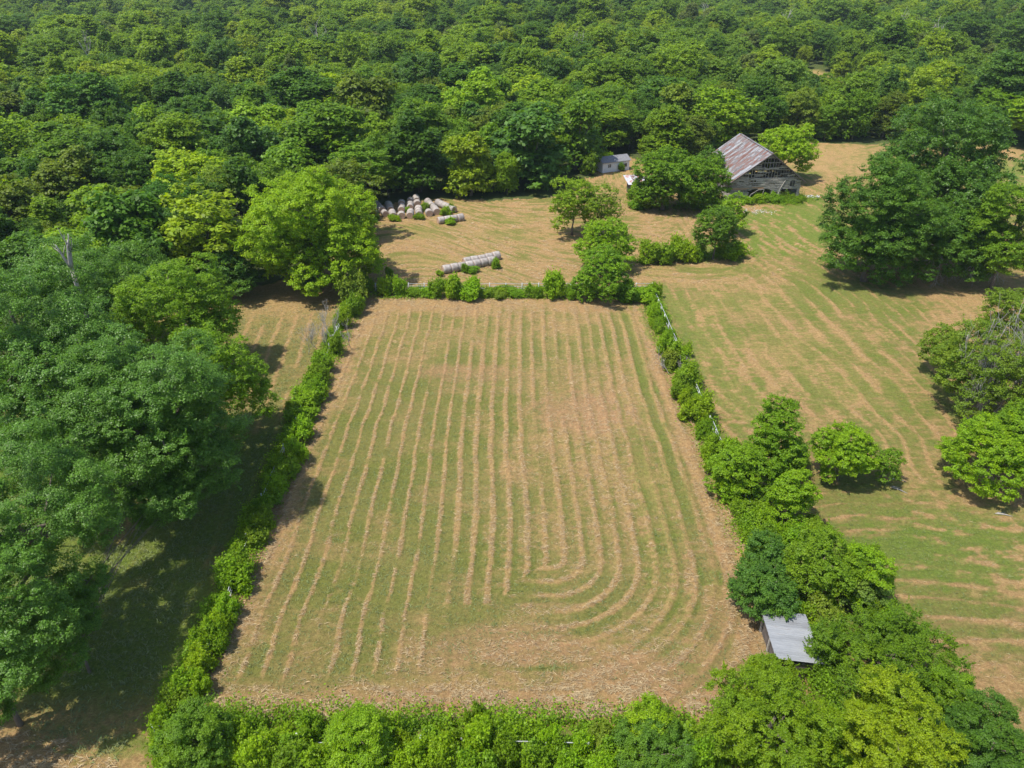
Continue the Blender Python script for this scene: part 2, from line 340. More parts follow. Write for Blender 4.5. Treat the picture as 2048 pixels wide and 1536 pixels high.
fb = math_(t, 'MULTIPLY', math_(t, 'ADD', nf, -.12), math_(t, 'MULTIPLY', sep.outputs[2], 1.5), True)
col = mixc(t, fb, col, soil)
grn = mixc(t, ramp(t, nf, [(.3,0.0),(.7,1.0)]), (.062,.125,.012), (.165,.220,.036))
fg = math_(t, 'ADD', sep.outputs[1], math_(t, 'MULTIPLY', math_(t, 'SUBTRACT', nf, .5), 1.9)); fg = math_(t, 'ADD', fg, math_(t, 'MULTIPLY', math_(t, 'SUBTRACT', nm, .5), 1.3)); fg = math_(t, 'ADD', fg, math_(t, 'MULTIPLY', math_(t, 'SUBTRACT', nx1, .5), .7))
fg = ramp(t, fg, [(.18,0.0),(.95,.85)])
col = mixc(t, fg, col, grn)
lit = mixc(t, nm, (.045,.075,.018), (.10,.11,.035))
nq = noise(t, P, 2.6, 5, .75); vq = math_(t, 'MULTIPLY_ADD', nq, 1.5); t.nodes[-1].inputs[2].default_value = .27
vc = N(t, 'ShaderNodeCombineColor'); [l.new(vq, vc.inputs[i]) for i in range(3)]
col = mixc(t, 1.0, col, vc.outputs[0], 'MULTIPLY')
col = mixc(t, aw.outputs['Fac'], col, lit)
p = N(t, 'ShaderNodeBsdfPrincipled'); l.new(col, p.inputs['Base Color']); p.inputs['Roughness'].default_value = .95; p.inputs['Specular IOR Level'].default_value = .1
b = N(t, 'ShaderNodeBump'); b.inputs['Strength'].default_value = 1.0; b.inputs['Distance'].default_value = .16
hsum = math_(t, 'ADD', nf, math_(t, 'MULTIPLY', nx1, .7)); l.new(hsum, b.inputs['Height']); l.new(b.outputs[0], p.inputs['Normal'])
o = N(t, 'ShaderNodeOutputMaterial'); l.new(p.outputs[0], o.inputs[0])
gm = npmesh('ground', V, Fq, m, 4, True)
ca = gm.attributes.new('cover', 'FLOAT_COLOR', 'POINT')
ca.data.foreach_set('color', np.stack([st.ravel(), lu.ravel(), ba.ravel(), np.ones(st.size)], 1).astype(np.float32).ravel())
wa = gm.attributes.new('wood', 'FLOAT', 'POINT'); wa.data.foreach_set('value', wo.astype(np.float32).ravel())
tag(mobj('ground', gm), 'mown hay fields and meadows with windrows of cut hay', None, None, 'structure')
del XX, YY, V, Fq

# loose hay and grass blades
def blades(name, n, reg, key, mat, ln, wd, zr, tilt, thr=(.35, .9), ori=None, seed=1):
    r = np.random.default_rng(seed)
    X = r.uniform(reg[0], reg[1], n); Y = reg[2]+(reg[3]-reg[2])*r.random(n)**1.35
    s_, l_, b_, w_, h_ = masks(X, Y); k = {'s': s_, 'l': np.maximum(l_, (1-s_)*.75)}[key]
    keep = (r.random(n) < np.clip((k-thr[0])/(thr[1]-thr[0]), 0, 1)*np.clip((fbm(X/.8, Y/.5, 61, 3)-.36)*5, .05, 1)) & (w_ < .5)
    if key == 's': keep &= l_ < .3
    if name == 'far_hay': keep &= ~((X > 20) & (Y < 110+r.normal(0, 2, n)))
    X = X[keep]; Y = Y[keep]; h_ = h_[keep]; n = len(X)
    a = r.normal(0, .75, n) if ori is None else r.uniform(0, 6.28, n)
    L = r.uniform(ln[0], ln[1], n)/2; W = r.uniform(wd[0], wd[1], n)/2; z = h_ + r.uniform(zr[0], zr[1], n)
    tz = r.normal(0, tilt, n)*L
    dx = np.cos(a)*L; dy = np.sin(a)*L; nx_ = -np.sin(a)*W; ny_ = np.cos(a)*W; rz = r.normal(0, .5, n)*W
    c = np.stack([X, Y, z], 1); D = np.stack([dx, dy, tz], 1); B = np.stack([nx_, ny_, rz], 1)
    c[:, 2] += np.abs(tz)
    V = np.stack([c-D-B*.4, c-B+0, c+D-B*.2, c+D+B*.2, c+B, c-D+B*.4], 1)
    V[:, 1, 2] += L*.18; V[:, 4, 2] += L*.18
    f = np.arange(n)[:, None]*6
    Fq = np.concatenate([f+np.array([0,1,4,5]), f+np.array([1,2,3,4])], 0)
    return mobj(name, npmesh(name, V.reshape(-1, 3), Fq, mat))
HAYM = simple('hay_straw', (.26,.18,.088), (.47,.365,.205), 3, rough=.8, bump=0, island=.7)
GRASSM = simple('grass_blade', (.09,.135,.03), (.20,.22,.075), 2, rough=.7, bump=0, island=.7)
tag(blades('loose_hay', 330000, (-24,21.4,31.5,104), 's', HAYM, (.14,.5), (.014,.032), (.01,.09), .18, (.3,1.0), seed=3), 'loose cut hay strewn in windrows over the fenced field', 'hay', None, 'stuff')
tag(blades('field_grass', 200000, (-24,21.4,31.5,104), 'l', GRASSM, (.10,.26), (.02,.045), (.01,.05), .5, (.3,.9), 1, seed=4), 'short olive green stubble grass between the windrows', 'grass', None, 'stuff')
tag(blades('meadow_hay', 130000, (22,75,25,111), 's', HAYM, (.15,.4), (.012,.03), (.01,.06), .18, (.4,1.0), seed=5), 'loose dry hay over the meadow right of the fence', 'hay', None, 'stuff')
tag(blades('meadow_grass', 130000, (22,75,25,110), 'l', GRASSM, (.10,.22), (.015,.04), (.01,.05), .5, (.25,.8), 1, seed=6), 'patchy green grass on the meadow right of the fence', 'grass', None, 'stuff')
tag(blades('strip_hay', 60000, (-50,-26,28,106), 's', HAYM, (.16,.5), (.018,.04), (.01,.06), .18, (.35,1.0), seed=7), 'loose hay rows on the grass strip beside the big trees', 'hay', None, 'stuff')
tag(blades('strip_grass', 120000, (-50,-26,22,106), 'l', GRASSM, (.14,.34), (.02,.05), (.01,.06), .6, (.2,.7), 1, seed=8), 'green grass on the shaded strip beside the big trees', 'grass', None, 'stuff')
tag(blades('far_hay', 90000, (-30,62,106,160), 's', HAYM, (.3,.8), (.03,.06), (.01,.08), .18, (.5,1.0), seed=9), 'loose hay over the meadow around the round bales', 'hay', None, 'stuff')

# ------------------------------------------------------------------ foliage
def unit(v): return v/np.maximum(np.linalg.norm(v, axis=-1, keepdims=True), 1e-9)
def leaf_quads(Pp, Nn, L, r, asp=.62, fold=.12):
    n = len(Pp); t_ = unit(np.cross(Nn, unit(r.normal(size=(n, 3))))); b_ = np.cross(Nn, t_)
    Ln = (L*r.uniform(.65, 1.3, n)/2)[:, None]; W = Ln*asp
    V = np.stack([Pp-t_*Ln, Pp+b_*W-Nn*Ln*fold, Pp+t_*Ln*1.0-Nn*Ln*fold, Pp-b_*W], 1).reshape(-1, 3)
    return V, np.arange(n*4).reshape(n, 4)
def crown_pts(r, ells, leaf, cover=.6, bough=.36, rt=None, droop=0.0, gappy=0.12, flat=.75, shoots=.35, skirt=.75):
    """leaves gathered into tufts, tufts gathered into boughs, boughs spread over the crown"""
    PP = []; NN = []; LB = []
    allb = []
    for (cx, cy, cz, R, Rz) in ells:
        rb0 = bough*(R*R*Rz)**(1/3); nb = max(6, int(3.7/(bough**2)*.95*(1-gappy)))
        i = np.arange(nb)+.5; ph = np.arccos(1-2*i/nb); th = math.pi*(1+5**.5)*i + r.random()*6
        d = np.stack([np.cos(th)*np.sin(ph), np.sin(th)*np.sin(ph), np.cos(ph)], 1); d = unit(d + r.normal(0, .16, d.shape))
        d = d[(d[:, 2] > -.82)]
        rad = r.uniform(.55, .92, len(d))[:, None]
        dd_ = d.copy(); low = d[:, 2] < 0; hz_ = np.sqrt(np.maximum(1-d[:, 2]**2, .02))
        if cz - Rz < 3.2: dd_[low, :2] *= (hz_[low]**(-skirt))[:, None]
        B = np.array([cx, cy, cz]) + dd_*rad*np.array([R, R, Rz]); rb = rb0*r.uniform(.6, 1.35, len(d))
        for k in range(len(d)): allb.append((B[k], rb[k], d[k]))
        # inner filler boughs
        for k in range(max(2, nb//6)):
            dd = unit(r.normal(size=3)); allb.append((np.array([cx, cy, cz])+dd*.3*np.array([R, R, Rz]), rb0, dd))
    BB = np.array([b[0] for b in allb]); RB = np.array([b[1] for b in allb])
    for (bc, rb, bd) in allb:
        rtt = rt or max(.28, rb*.3)
        ntf = max(8, int(4*(rb/rtt)**2*.95))
        d = unit(r.normal(size=(ntf, 3))); ok = (d@bd > -.45) | (d[:, 2] > .1); d = d[ok]
        T = bc + d*rb*r.uniform(.72, 1.1, len(d))[:, None]*np.array([1, 1, flat])
        T[:, 2] -= droop*rb*r.random(len(d))*(1-d[:, 2])
        # drop tufts buried in other boughs
        q = np.linalg.norm((T[:, None, :]-BB[None])/np.array([1, 1, flat]), axis=2)/RB[None]
        T_ok = (q < .62).sum(1) == 0; T = T[T_ok]; d = d[T_ok]
        nl = max(4, int(cover*2*math.pi*rtt**2/(.31*leaf**2)))
        nt_ = len(T)
        if nt_ == 0: continue
        e = unit(r.normal(size=(nt_, nl, 3))); e[..., 2] = np.abs(e[..., 2])*.8 - .15*r.random((nt_, nl))
        rr = rtt*r.uniform(.75, 1.3, (nt_, 1, 1))
        pos = T[:, None, :] + e*rr*r.uniform(.35, 1.05, (nt_, nl, 1))
        nn = unit(e*.5 + d[:, None, :]*.4 + np.array([0, 0, .8]) + r.normal(0, .42, e.shape))
        PP.append(pos.reshape(-1, 3)); NN.append(nn.reshape(-1, 3))
        # leafy shoots standing out of the bough
        ns = int(shoots*len(T)*.5)
        if ns:
            j = r.integers(0, len(T), ns); sd = unit(d[j]*.7 + np.array([0, 0, .5-droop]) + r.normal(0, .35, (ns, 3))); Ls = rtt*r.uniform(1.2, 2.8, ns)
            nk = max(6, int(nl*.45)); f = r.random((ns, nk, 1))
            pos = T[j][:, None, :] + sd[:, None, :]*Ls[:, None, None]*f + r.normal(0, .16, (ns, nk, 3))*rtt*(1.25-f)
            PP.append(pos.reshape(-1, 3)); NN.append(unit(np.array([0, 0, .7]) + sd[:, None, :]*.2 + r.normal(0, .45, (ns, nk, 3))).reshape(-1, 3))
    Pp = np.concatenate(PP); Nn = np.concatenate(NN); ok = Pp[:, 2] > .05
    return Pp[ok], Nn[ok], allb
def crown_mesh(name, r, ells, leaf, mat=None, **kw):
    Pp, Nn, allb = crown_pts(r, ells, leaf, **kw); V, F_ = leaf_quads(Pp, Nn, leaf, r)
    return npmesh(name, V, F_, mat or LEAF), allb
def trunk_mesh(name, r, ells, allb, rad, mat=None, nl=9, base=(0, 0, 0)):
    mb = MB(); cx, cy, cz, R, Rz = ells[0]; b0 = Vector(base)
    top = Vector((cx, cy, cz + Rz*.35)); pts = []; rr = []
    for k in range(6):
        f = k/5; pts.append(b0.lerp(top, f) + Vector((r.normal(0, .05*R), r.normal(0, .05*R), 0))*(f > 0)*(f < 1)); rr.append(rad*(1.25 if k == 0 else 1-.75*f))
    pts[0] = b0 - Vector((0, 0, .15)); mb.tube(pts, rr, 8)
    sel = r.permutation(len(allb))[:nl]
    for s in sel:
        f = r.uniform(.3, .85); a = b0.lerp(top, f); e = Vector(allb[s][0]); mid = a.lerp(e, .5) + Vector((0, 0, .08*R))
        mb.tube([a, mid, e], [rad*.42, rad*.26, rad*.07], 5)
    return mb.mesh(name, mat or BARK, True)
def fit_box(x0, y0, x1, y1, zb=1.0, ratio=None):
    cx, cy = (x0+x1)/2, (y0+y1)/2; R = 3.0; Rz = 3.0
    for _ in range(30):
        X, Y = G(cx, cy, zb+Rz); d = depth(X, Y, zb+Rz); R = (x1-x0)/2*d/CF
        a = math.atan2(CH-zb-Rz, math.hypot(X, Y)); hh_ = (y1-y0)/2*d/CF
        q = (hh_**2 - (R*math.sin(a))**2)/math.cos(a)**2
        Rz = .5*Rz + .5*min(max(math.sqrt(max(q, 0)), .55*R), 2.2*R)
    if ratio: Rz = ratio*R
    return X, Y, zb+Rz, R, Rz
def setcol(o, c): o.color = (c[0]*1.28, c[1]*1.24, c[2]*.44, 1.0)

GREEN = dict(dark=(.060,.135,.032), deep=(.048,.120,.040), mid=(.105,.200,.030), fresh=(.150,.265,.024), lime=(.170,.285,.022), yellow=(.33,.33,.02),
             teal=(.068,.155,.062), grey=(.150,.200,.095), olive=(.115,.190,.045), glossy=(.078,.172,.052))
def place_tree(name, boxes, col, label, cat='tree', leaf=.34, zb=1.2, cover=.6, bough=.34, mat=None, group=None, rad=None, seed=1, **kw):
    r = np.random.default_rng(seed)
    fits = [fit_box(*b[:4], zb=(b[4] if len(b) > 4 else zb)) for b in boxes]
    X0, Y0 = fits[0][0], fits[0][1]
    ells = [(f[0]-X0, f[1]-Y0, f[2], f[3]*.93, f[4]*.93) for f in fits]
    root = empty(name, (X0, Y0, 0)); tag(root, label, cat, group)
    leaf = min(leaf, .0024*depth(X0, Y0, 4)*(1.0 if len(boxes) > 0 else 1))
    me, ab = crown_mesh('crown' if cat == 'tree' else 'foliage', r, ells, leaf, mat, cover=cover, bough=bough, **kw)
    c = mobj('crown' if cat == 'tree' else 'foliage', me, root); setcol(c, GREEN[col] if isinstance(col, str) else col)
    R = ells[0][3]
    mobj('trunk' if cat == 'tree' else 'stem', trunk_mesh('trunk', r, ells, ab, rad or max(.05, .045*R), nl=10 if cat == 'tree' else 5), root)
    return root

def twigs(mb, r, a, d, L, rad, lev, nb=5, spread=.75, up=.15):
    a = Vector(a); d = Vector(d).normalized(); pts = [a]; rr = [rad]; cur = a.copy(); dd = d.copy(); seg = 4
    for k in range(seg):
        dd = (dd + Vector(r.normal(0, .16, 3)) + Vector((0, 0, up*.25))).normalized(); cur = cur + dd*L/seg; pts.append(cur.copy()); rr.append(rad*(1-.8*(k+1)/seg)+.004)
    mb.tube(pts, rr, 5 if lev > 0 else 3)
    if lev > 0:
        for k in range(nb):
            f = r.uniform(.3, 1); i = min(int(f*seg), seg-1); q = pts[i].lerp(pts[i+1], f*seg-i)
            nd = (dd*.7 + Vector(r.normal(0, spread, 3)) + Vector((0, 0, up))).normalized()
            twigs(mb, r, q, nd, L*r.uniform(.4, .65), rad*.45, lev-1, nb, spread, up)

# big dark trees on the left
place_tree('oak_tree', [(-160,470,250,900,2.5),(-60,620,330,1000,2)], 'glossy', 'huge dark glossy oak at the left edge, tallest of the left grove', leaf=.40, cover=.5, bough=.27, mat=LEAFG, rad=.5, gappy=.3, seed=11)
place_tree('oak_tree', [(120,620,470,1010,2.5),(200,720,440,1060,1.5)], 'glossy', 'broad dark glossy oak over the shaded grass strip, middle of the left grove', leaf=.40, cover=.5, bough=.28, mat=LEAFG, rad=.45, gappy=.3, seed=12)
place_tree('oak_tree', [(-150,860,230,1290,2.5),(-100,1050,150,1450,2)], 'glossy', 'dark glossy oak at the lower left edge, nearest large tree of the left grove', leaf=.36, cover=.5, bough=.28, mat=LEAFG, rad=.45, gappy=.45, seed=13)
place_tree('hickory_tree', [(240,500,470,720,3),(330,640,535,860,2.5),(380,575,480,690,3)], (.120,.225,.028), 'yellow green tree with layered drooping boughs at the right end of the left grove', leaf=.40, cover=.42, bough=.25, rad=.35, seed=14, droop=.3)
place_tree('oak_tree', [(0,480,330,700,3)], (.080,.170,.036), 'mid green oak below the white snag at the back of the left grove', leaf=.40, cover=.5, bough=.27, mat=LEAFG, rad=.4, seed=15)
place_tree('oak_tree', [(-140,1230,110,1470,1.5)], 'glossy', 'small dark oak hanging over the grass in the bottom left corner', leaf=.34, cover=.5, bough=.3, mat=LEAFG, gappy=.4, seed=16)
place_tree('oak_tree', [(60,1130,195,1330,2.0),(250,930,412,1060,3.5)], 'glossy', 'dark oak with two leafy limbs held out low over the shaded grass at left', leaf=.34, cover=.5, bough=.33, mat=LEAFG, gappy=.3, seed=17)
# lone trees and hedgerow trees
place_tree('maple_tree', [(483,322,765,572,.4),(510,430,770,578,.2)], 'lime', 'large bright yellow green tree at the back left corner of the field', leaf=.40, cover=.62, bough=.24, rad=.45, seed=21)
place_tree('oak_tree', [(1740,195,2048,440,4),(1800,300,2010,520,1)], 'dark', 'tallest broad dark oak with bare limbs right of the barn', leaf=.42, cover=.5, bough=.25, rad=.6, seed=22, mat=LEAFG)
place_tree('oak_tree', [(1655,300,1870,555,1.2),(1760,400,1965,560,.4),(1665,430,1860,562,.2),(1850,440,2010,565,.2)], (.068,.150,.046), 'wide low dark green tree in front of the tallest oak right of the barn', leaf=.42, cover=.5, bough=.27, rad=.5, seed=23)
place_tree('maple_tree', [(1945,330,2110,575,1)], 'mid', 'yellow green tree cut by the right edge next to the dark oak', leaf=.42, cover=.55, bough=.3, seed=24)
place_tree('thorn_tree', [(1870,640,2110,835,.8),(1840,640,1930,740,.8),(1960,570,2120,700,4)], 'olive', 'half dead scrubby tree with grey bare twigs on the right meadow', leaf=.30, cover=.38, bough=.26, seed=25)
place_tree('maple_tree', [(1893,828,2100,990,.4)], 'fresh', 'round bright green tree cut by the right edge, low over its own shadow', leaf=.27, cover=.62, bough=.26, seed=26)
place_tree('maple_tree', [(1985,795,2120,930,.6)], 'mid', 'dull green tree just behind the round bright tree at the right edge', leaf=.3, bough=.3, seed=27)
place_tree('maple_tree', [(1630,843,1750,968,.3)], 'fresh', 'small round bright green tree standing alone on the right meadow', leaf=.24, cover=.65, bough=.28, seed=28)
place_tree('young_tree', [(1742,888,1806,966,.2)], 'mid', 'thin young tree beside the small round tree on the right meadow', leaf=.24, cover=.4, bough=.34, seed=29)
place_tree('elm_tree', [(1098,350,1195,462,.9)], (.140,.235,.030), 'open crowned green tree on the hay meadow between the bales and the white shed', leaf=.34, cover=.42, bough=.3, seed=30)
place_tree('elm_tree', [(1165,362,1243,462,1.5)], (.125,.205,.036), 'sparse smaller tree touching the open crowned tree on the hay meadow', leaf=.34, cover=.30, bough=.34, seed=31)
place_tree('walnut_tree', [(1148,430,1275,535,.5)], 'fresh', 'rounded green tree above the far corner of the fenced field', leaf=.34, cover=.55, bough=.3, seed=32, droop=.3)
place_tree('walnut_tree', [(1155,492,1262,598,.4),(1140,540,1200,598,.2)], (.115,.225,.028), 'bushy green tree standing in the far fence row near its right corner', leaf=.34, cover=.5, bough=.3, seed=33, droop=.3)
place_tree('cedar_tree', [(1388,400,1480,518,.2)], (.085,.170,.038), 'conical dark cedar at the end of the short shrub row below the barn', leaf=.26, cover=.6, bough=.26, seed=34)
place_tree('young_tree', [(1437,386,1496,462,.8)], 'fresh', 'slender bright tree behind the conical cedar below the barn', leaf=.34, cover=.5, bough=.34, seed=35)
place_tree('maple_tree', [(1265,290,1400,416,.6),(1330,310,1462,410,.3),(1262,345,1360,418,.1),(1350,350,1440,418,.1)], (.105,.205,.030), 'wide full green tree covering the left half of the old barn', leaf=.42, cover=.58, bough=.26, rad=.35, seed=36)
place_tree('maple_tree', [(1390,292,1450,360,2)], 'dark', 'dark upright tree between the wide green tree and the barn roof', leaf=.42, cover=.55, bough=.34, seed=37)
place_tree('maple_tree', [(1505,246,1636,345,1.8)], 'lime', 'round yellow green tree right behind the old barn', leaf=.42, cover=.62, bough=.24, rad=.3, seed=38)
place_tree('thorn_tree', [(405,488,515,600,.2)], 'teal', 'dense dark bush tree between the left grove and the large bright tree', leaf=.34, cover=.55, bough=.3, seed=39)
place_tree('maple_tree', [(265,350,410,505,1)], (.055,.145,.036), 'rounded deep green tree left of the dead vine covered tree', leaf=.40, cover=.58, bough=.26, seed=40)
vt = place_tree('vine_tree', [(385,330,490,440,4)], 'olive', 'half dead tree draped in grey bare vines left of the large bright tree', leaf=.34, cover=.28, bough=.3, seed=41)
# right hedgerow and bottom right thicket
place_tree('mulberry_tree', [(1520,772,1592,900,3.0),(1498,815,1608,960,.8),(1470,885,1570,1000,.3)], (.110,.210,.024), 'tall pointed green tree rising from the right fence row', leaf=.27, cover=.5, bough=.3, seed=51)
place_tree('mulberry_tree', [(1420,880,1520,1000,.2)], (.135,.245,.026), 'leafy shrub tree left of the tall pointed tree in the right fence row', 'tree', leaf=.26, cover=.5, bough=.32, seed=52)
place_tree('maple_tree', [(1538,930,1630,1052,.3)], 'fresh', 'round bright tree below the tall pointed tree in the right fence row', leaf=.24, cover=.62, bough=.28, seed=53)
place_tree('thicket_tree', [(1560,1050,1735,1210,.3)], (.125,.220,.032), 'broad scrubby green tree in the thicket above the tin roofed shed', leaf=.26, cover=.55, bough=.24, seed=54, gappy=.3, shoots=1.2)
place_tree('thicket_tree', [(1455,1115,1600,1245,.3),(1480,1060,1580,1170,.2)], 'teal', 'bluish green bush tree leaning over the near corner of the tin roofed shed', leaf=.24, cover=.6, bough=.25, seed=55, gappy=.25, shoots=1.0)
place_tree('thicket_tree', [(1675,1085,1790,1215,.3)], 'fresh', 'bright green tree on the meadow side of the thicket above the shed', leaf=.26, cover=.55, bough=.3, seed=56)
place_tree('cedar_tree', [(1680,1135,1775,1230,.3)], (.115,.195,.095), 'greyish green cedar inside the thicket above the tin roofed shed', leaf=.2, cover=.55, bough=.3, seed=57)
place_tree('locust_tree', [(1625,1215,1930,1415,.5)], (.092,.175,.024), 'wide feathery green tree right of the tin roofed shed', leaf=.26, cover=.5, bough=.22, rad=.3, seed=58, droop=.1, gappy=.35, shoots=1.4)
place_tree('locust_tree', [(1400,1325,1690,1580,.3),(1480,1305,1600,1400,.4)], (.125,.215,.022), 'spreading feathery tree in front of the tin roofed shed at the bottom', leaf=.25, cover=.5, bough=.22, rad=.3, seed=59, droop=.1, gappy=.35, shoots=1.4)
place_tree('mulberry_tree', [(1680,1350,1900,1600,.3)], (.165,.245,.020), 'yellow green big leaved tree at the bottom, right of the spreading feathery tree', leaf=.3, cover=.5, bough=.24, seed=60, gappy=.3, shoots=.8)
place_tree('thicket_tree', [(1870,1395,2080,1620,.2)], (.062,.140,.045), 'dark bluish green tree in the bottom right corner', leaf=.24, cover=.58, bough=.26, seed=61)
place_tree('thicket_tree', [(1840,1330,1950,1450,.3)], (.115,.215,.030), 'small green tree between the feathery tree and the bottom right corner', leaf=.24, cover=.55, bough=.3, seed=62)
place_tree('cedar_tree', [(1210,1425,1400,1590,.2)], (.085,.175,.046), 'dense dark green cedar bush in the near fence row', leaf=.2, cover=.55, bough=.26, seed=63)
place_tree('young_tree', [(1255,1398,1348,1490,.6)], 'lime', 'yellow green sapling behind the cedar bush in the near fence row', leaf=.24, cover=.5, bough=.34, seed=64)
place_tree('locust_tree', [(640,1408,795,1560,.2)], (.145,.260,.024), 'feathery green young tree in the near fence row, left of centre', leaf=.22, cover=.5, bough=.28, seed=65)
place_tree('thicket_tree', [(310,1400,470,1560,.1)], (.100,.195,.040), 'dense green bush at the near left corner of the fence', leaf=.2, cover=.6, bough=.26, seed=66)

# shrubs: a few foliage shapes shared by all fence-row shrubs
def bush_lib(n, seed, leaf=.115):
    L = []
    for k in range(n):
        r = np.random.default_rng(seed+k); es = [(0, 0, .75, .9, .72)]
        es[0] = (0, 0, .5, .62, .5)
        for j in range(7): a_ = r.uniform(0, 6.28); q_ = r.uniform(.2, .85); es.append((math.cos(a_)*q_, math.sin(a_)*q_, r.uniform(.2,1.15-.45*q_), r.uniform(.2,.42), r.uniform(.2,.5)))
        me, ab = crown_mesh('foliage', r, es, leaf, cover=.40, bough=.5, rt=.16, shoots=1.3)
        L.append((me, trunk_mesh('stem', r, es, ab, .04, nl=5)))
    return L
BUSH = bush_lib(7, 200)
NUM = ['first','second','third','fourth','fifth','sixth','seventh','eighth','ninth','tenth','eleventh','twelfth']+[str(i)+('st' if i%10==1 else 'nd' if i%10==2 else 'rd' if i%10==3 else 'th') for i in range(13, 60)]
def place_bush(x0, y0, x1, y1, col, label, group, name='shrub', i=0):
    X, Y, Zc, R, Rz = fit_box(x0, y0, x1, y1, .05)
    root = empty(name, (X, Y, 0), PR.uniform(0, 6.28)); tag(root, label, 'shrub', group)
    hs = (Zc+Rz)/1.5; root.scale = (R/.95, R/.95, min(max(hs, .5*R), 2.2*R))
    f, s = BUSH[i % len(BUSH)]
    a = mobj('foliage', f, root); mobj('stem', s, root)
    c = GREEN[col]; c = [c[q]*.6+GREEN['fresh'][q]*.4 for q in range(3)]; k = PR.uniform(.88, 1.12); setcol(a, (c[0]*k*PR.uniform(.92, 1.1), c[1]*k, c[2]*k))
    return root
SH = {'lime': 'yellow green', 'fresh': 'bright green', 'mid': 'green', 'dark': 'dark green', 'teal': 'bluish green', 'olive': 'olive green', 'yellow': 'yellow', 'grey': 'greyish green', 'deep': 'deep green'}
def row(spec, where, group, end='far end'):
    if end == 'listed side': spec = sorted(spec); end = 'left'
    for i, b in enumerate(spec):
        place_bush(*b[:4], b[4], f'{SH[b[4]]} shrub {where}, {NUM[i]} from {"the" if end == "left" else "its"} {end}', group, i=i)
        if end != 'left' and 'fence' in where and i % 5 != 2:
            w_, h_ = b[2]-b[0], b[3]-b[1]; cx_ = PR.uniform(b[0]+.1*w_, b[2]-.1*w_); q_ = w_*PR.uniform(.18, .30); c_ = PR.choice(['fresh', 'mid', 'lime', 'olive'])
            place_bush(cx_-q_, b[1]-h_*PR.uniform(.0, .35), cx_+q_, b[3]-h_*PR.uniform(.1, .5), c_, f'{SH[c_]} sapling {where}, {NUM[i]} from its {end}', group.replace('shrubs', 'saplings'), 'sapling', i+3)
row([(750,528,780,592,'fresh'),(778,540,812,590,'fresh'),(812,572,845,594,'mid'),(838,572,872,595,'fresh'),(860,545,892,594,'mid'),(885,540,925,596,'fresh'),(915,552,962,597,'lime'),
     (958,574,990,594,'mid'),(985,576,1020,595,'olive'),(1015,574,1050,596,'mid'),(1045,568,1075,595,'fresh'),(1066,562,1084,596,'mid'),(1082,533,1130,598,'lime'),(1128,562,1150,598,'fresh')],
    'in the back fence row', 'shrubs in the back fence row', 'left end')
row([(1238,560,1285,603,'mid'),(1272,565,1322,608,'fresh'),(1290,600,1320,640,'lime'),(1302,632,1330,665,'mid'),(1312,655,1350,705,'fresh'),(1325,690,1368,740,'grey'),(1340,675,1385,735,'fresh'),(1350,715,1410,775,'mid'),(1345,750,1385,800,'mid'),
     (1365,775,1425,842,'lime'),(1395,830,1430,880,'mid'),(1400,858,1450,915,'fresh'),(1440,865,1485,920,'lime'),(1415,905,1460,960,'mid'),(1430,940,1500,1005,'fresh'),(1465,985,1520,1040,'mid'),(1490,1005,1555,1065,'fresh'),(1500,1040,1560,1100,'mid'),
     (1565,1040,1640,1110,'mid'),(1600,1030,1660,1090,'olive'),(1700,1080,1760,1130,'fresh'),(1610,1180,1690,1260,'grey'),(1625,1240,1680,1300,'olive'),(1590,1290,1650,1350,'mid'),(1560,880,1625,945,'mid'),(1745,1205,1830,1290,'mid')],
    'in the right fence row', 'shrubs in the right fence row')
row([(680,533,738,612,'grey'),(690,575,730,632,'mid'),(668,605,702,655,'fresh'),(655,660,690,712,'mid'),(625,690,668,745,'mid'),(608,722,662,775,'mid'),(598,745,650,800,'fresh'),(575,770,640,825,'fresh'),(565,800,630,850,'lime'),(565,830,622,885,'lime'),(562,868,610,925,'fresh'),
     (545,905,600,958,'mid'),(518,938,575,990,'fresh'),(505,975,558,1025,'mid'),(495,1010,545,1060,'mid'),(478,1045,530,1095,'olive'),(425,1110,500,1185,'lime'),(450,1085,505,1150,'olive'),(425,1175,475,1235,'fresh'),(415,1215,465,1275,'lime'),(385,1240,445,1310,'fresh'),(365,1285,425,1350,'lime'),
     (335,1320,400,1395,'fresh'),(320,1365,380,1430,'olive'),(295,1400,350,1470,'lime'),(375,1330,420,1390,'fresh')],
    'in the left fence row', 'shrubs in the left fence row')
row([(300,1450,380,1550,'mid'),(440,1440,520,1530,'lime'),(480,1455,560,1550,'fresh'),(395,1450,450,1540,'fresh'),(540,1450,590,1500,'lime'),(540,1480,620,1570,'olive'),(600,1400,645,1490,'mid'),(610,1470,690,1560,'lime'),(780,1450,860,1560,'fresh'),(850,1430,930,1545,'fresh'),(920,1408,1000,1520,'fresh'),(900,1480,990,1590,'mid'),
     (980,1440,1050,1540,'mid'),(1040,1465,1110,1580,'mid'),(1072,1432,1120,1500,'lime'),(1142,1438,1190,1510,'lime'),(1100,1500,1170,1590,'fresh'),(1160,1500,1240,1590,'fresh'),(1180,1430,1230,1500,'grey'),(1370,1430,1440,1560,'mid')],
    'in the near fence row at the bottom', 'shrubs in the near fence row', 'left end')
row([(1275,470,1320,525,'fresh'),(1305,472,1350,528,'mid'),(1340,463,1390,525,'fresh'),(1375,480,1415,520,'mid'),(1440,470,1495,518,'fresh')], 'in the short row below the barn', 'shrubs in the short row below the barn', 'left end')
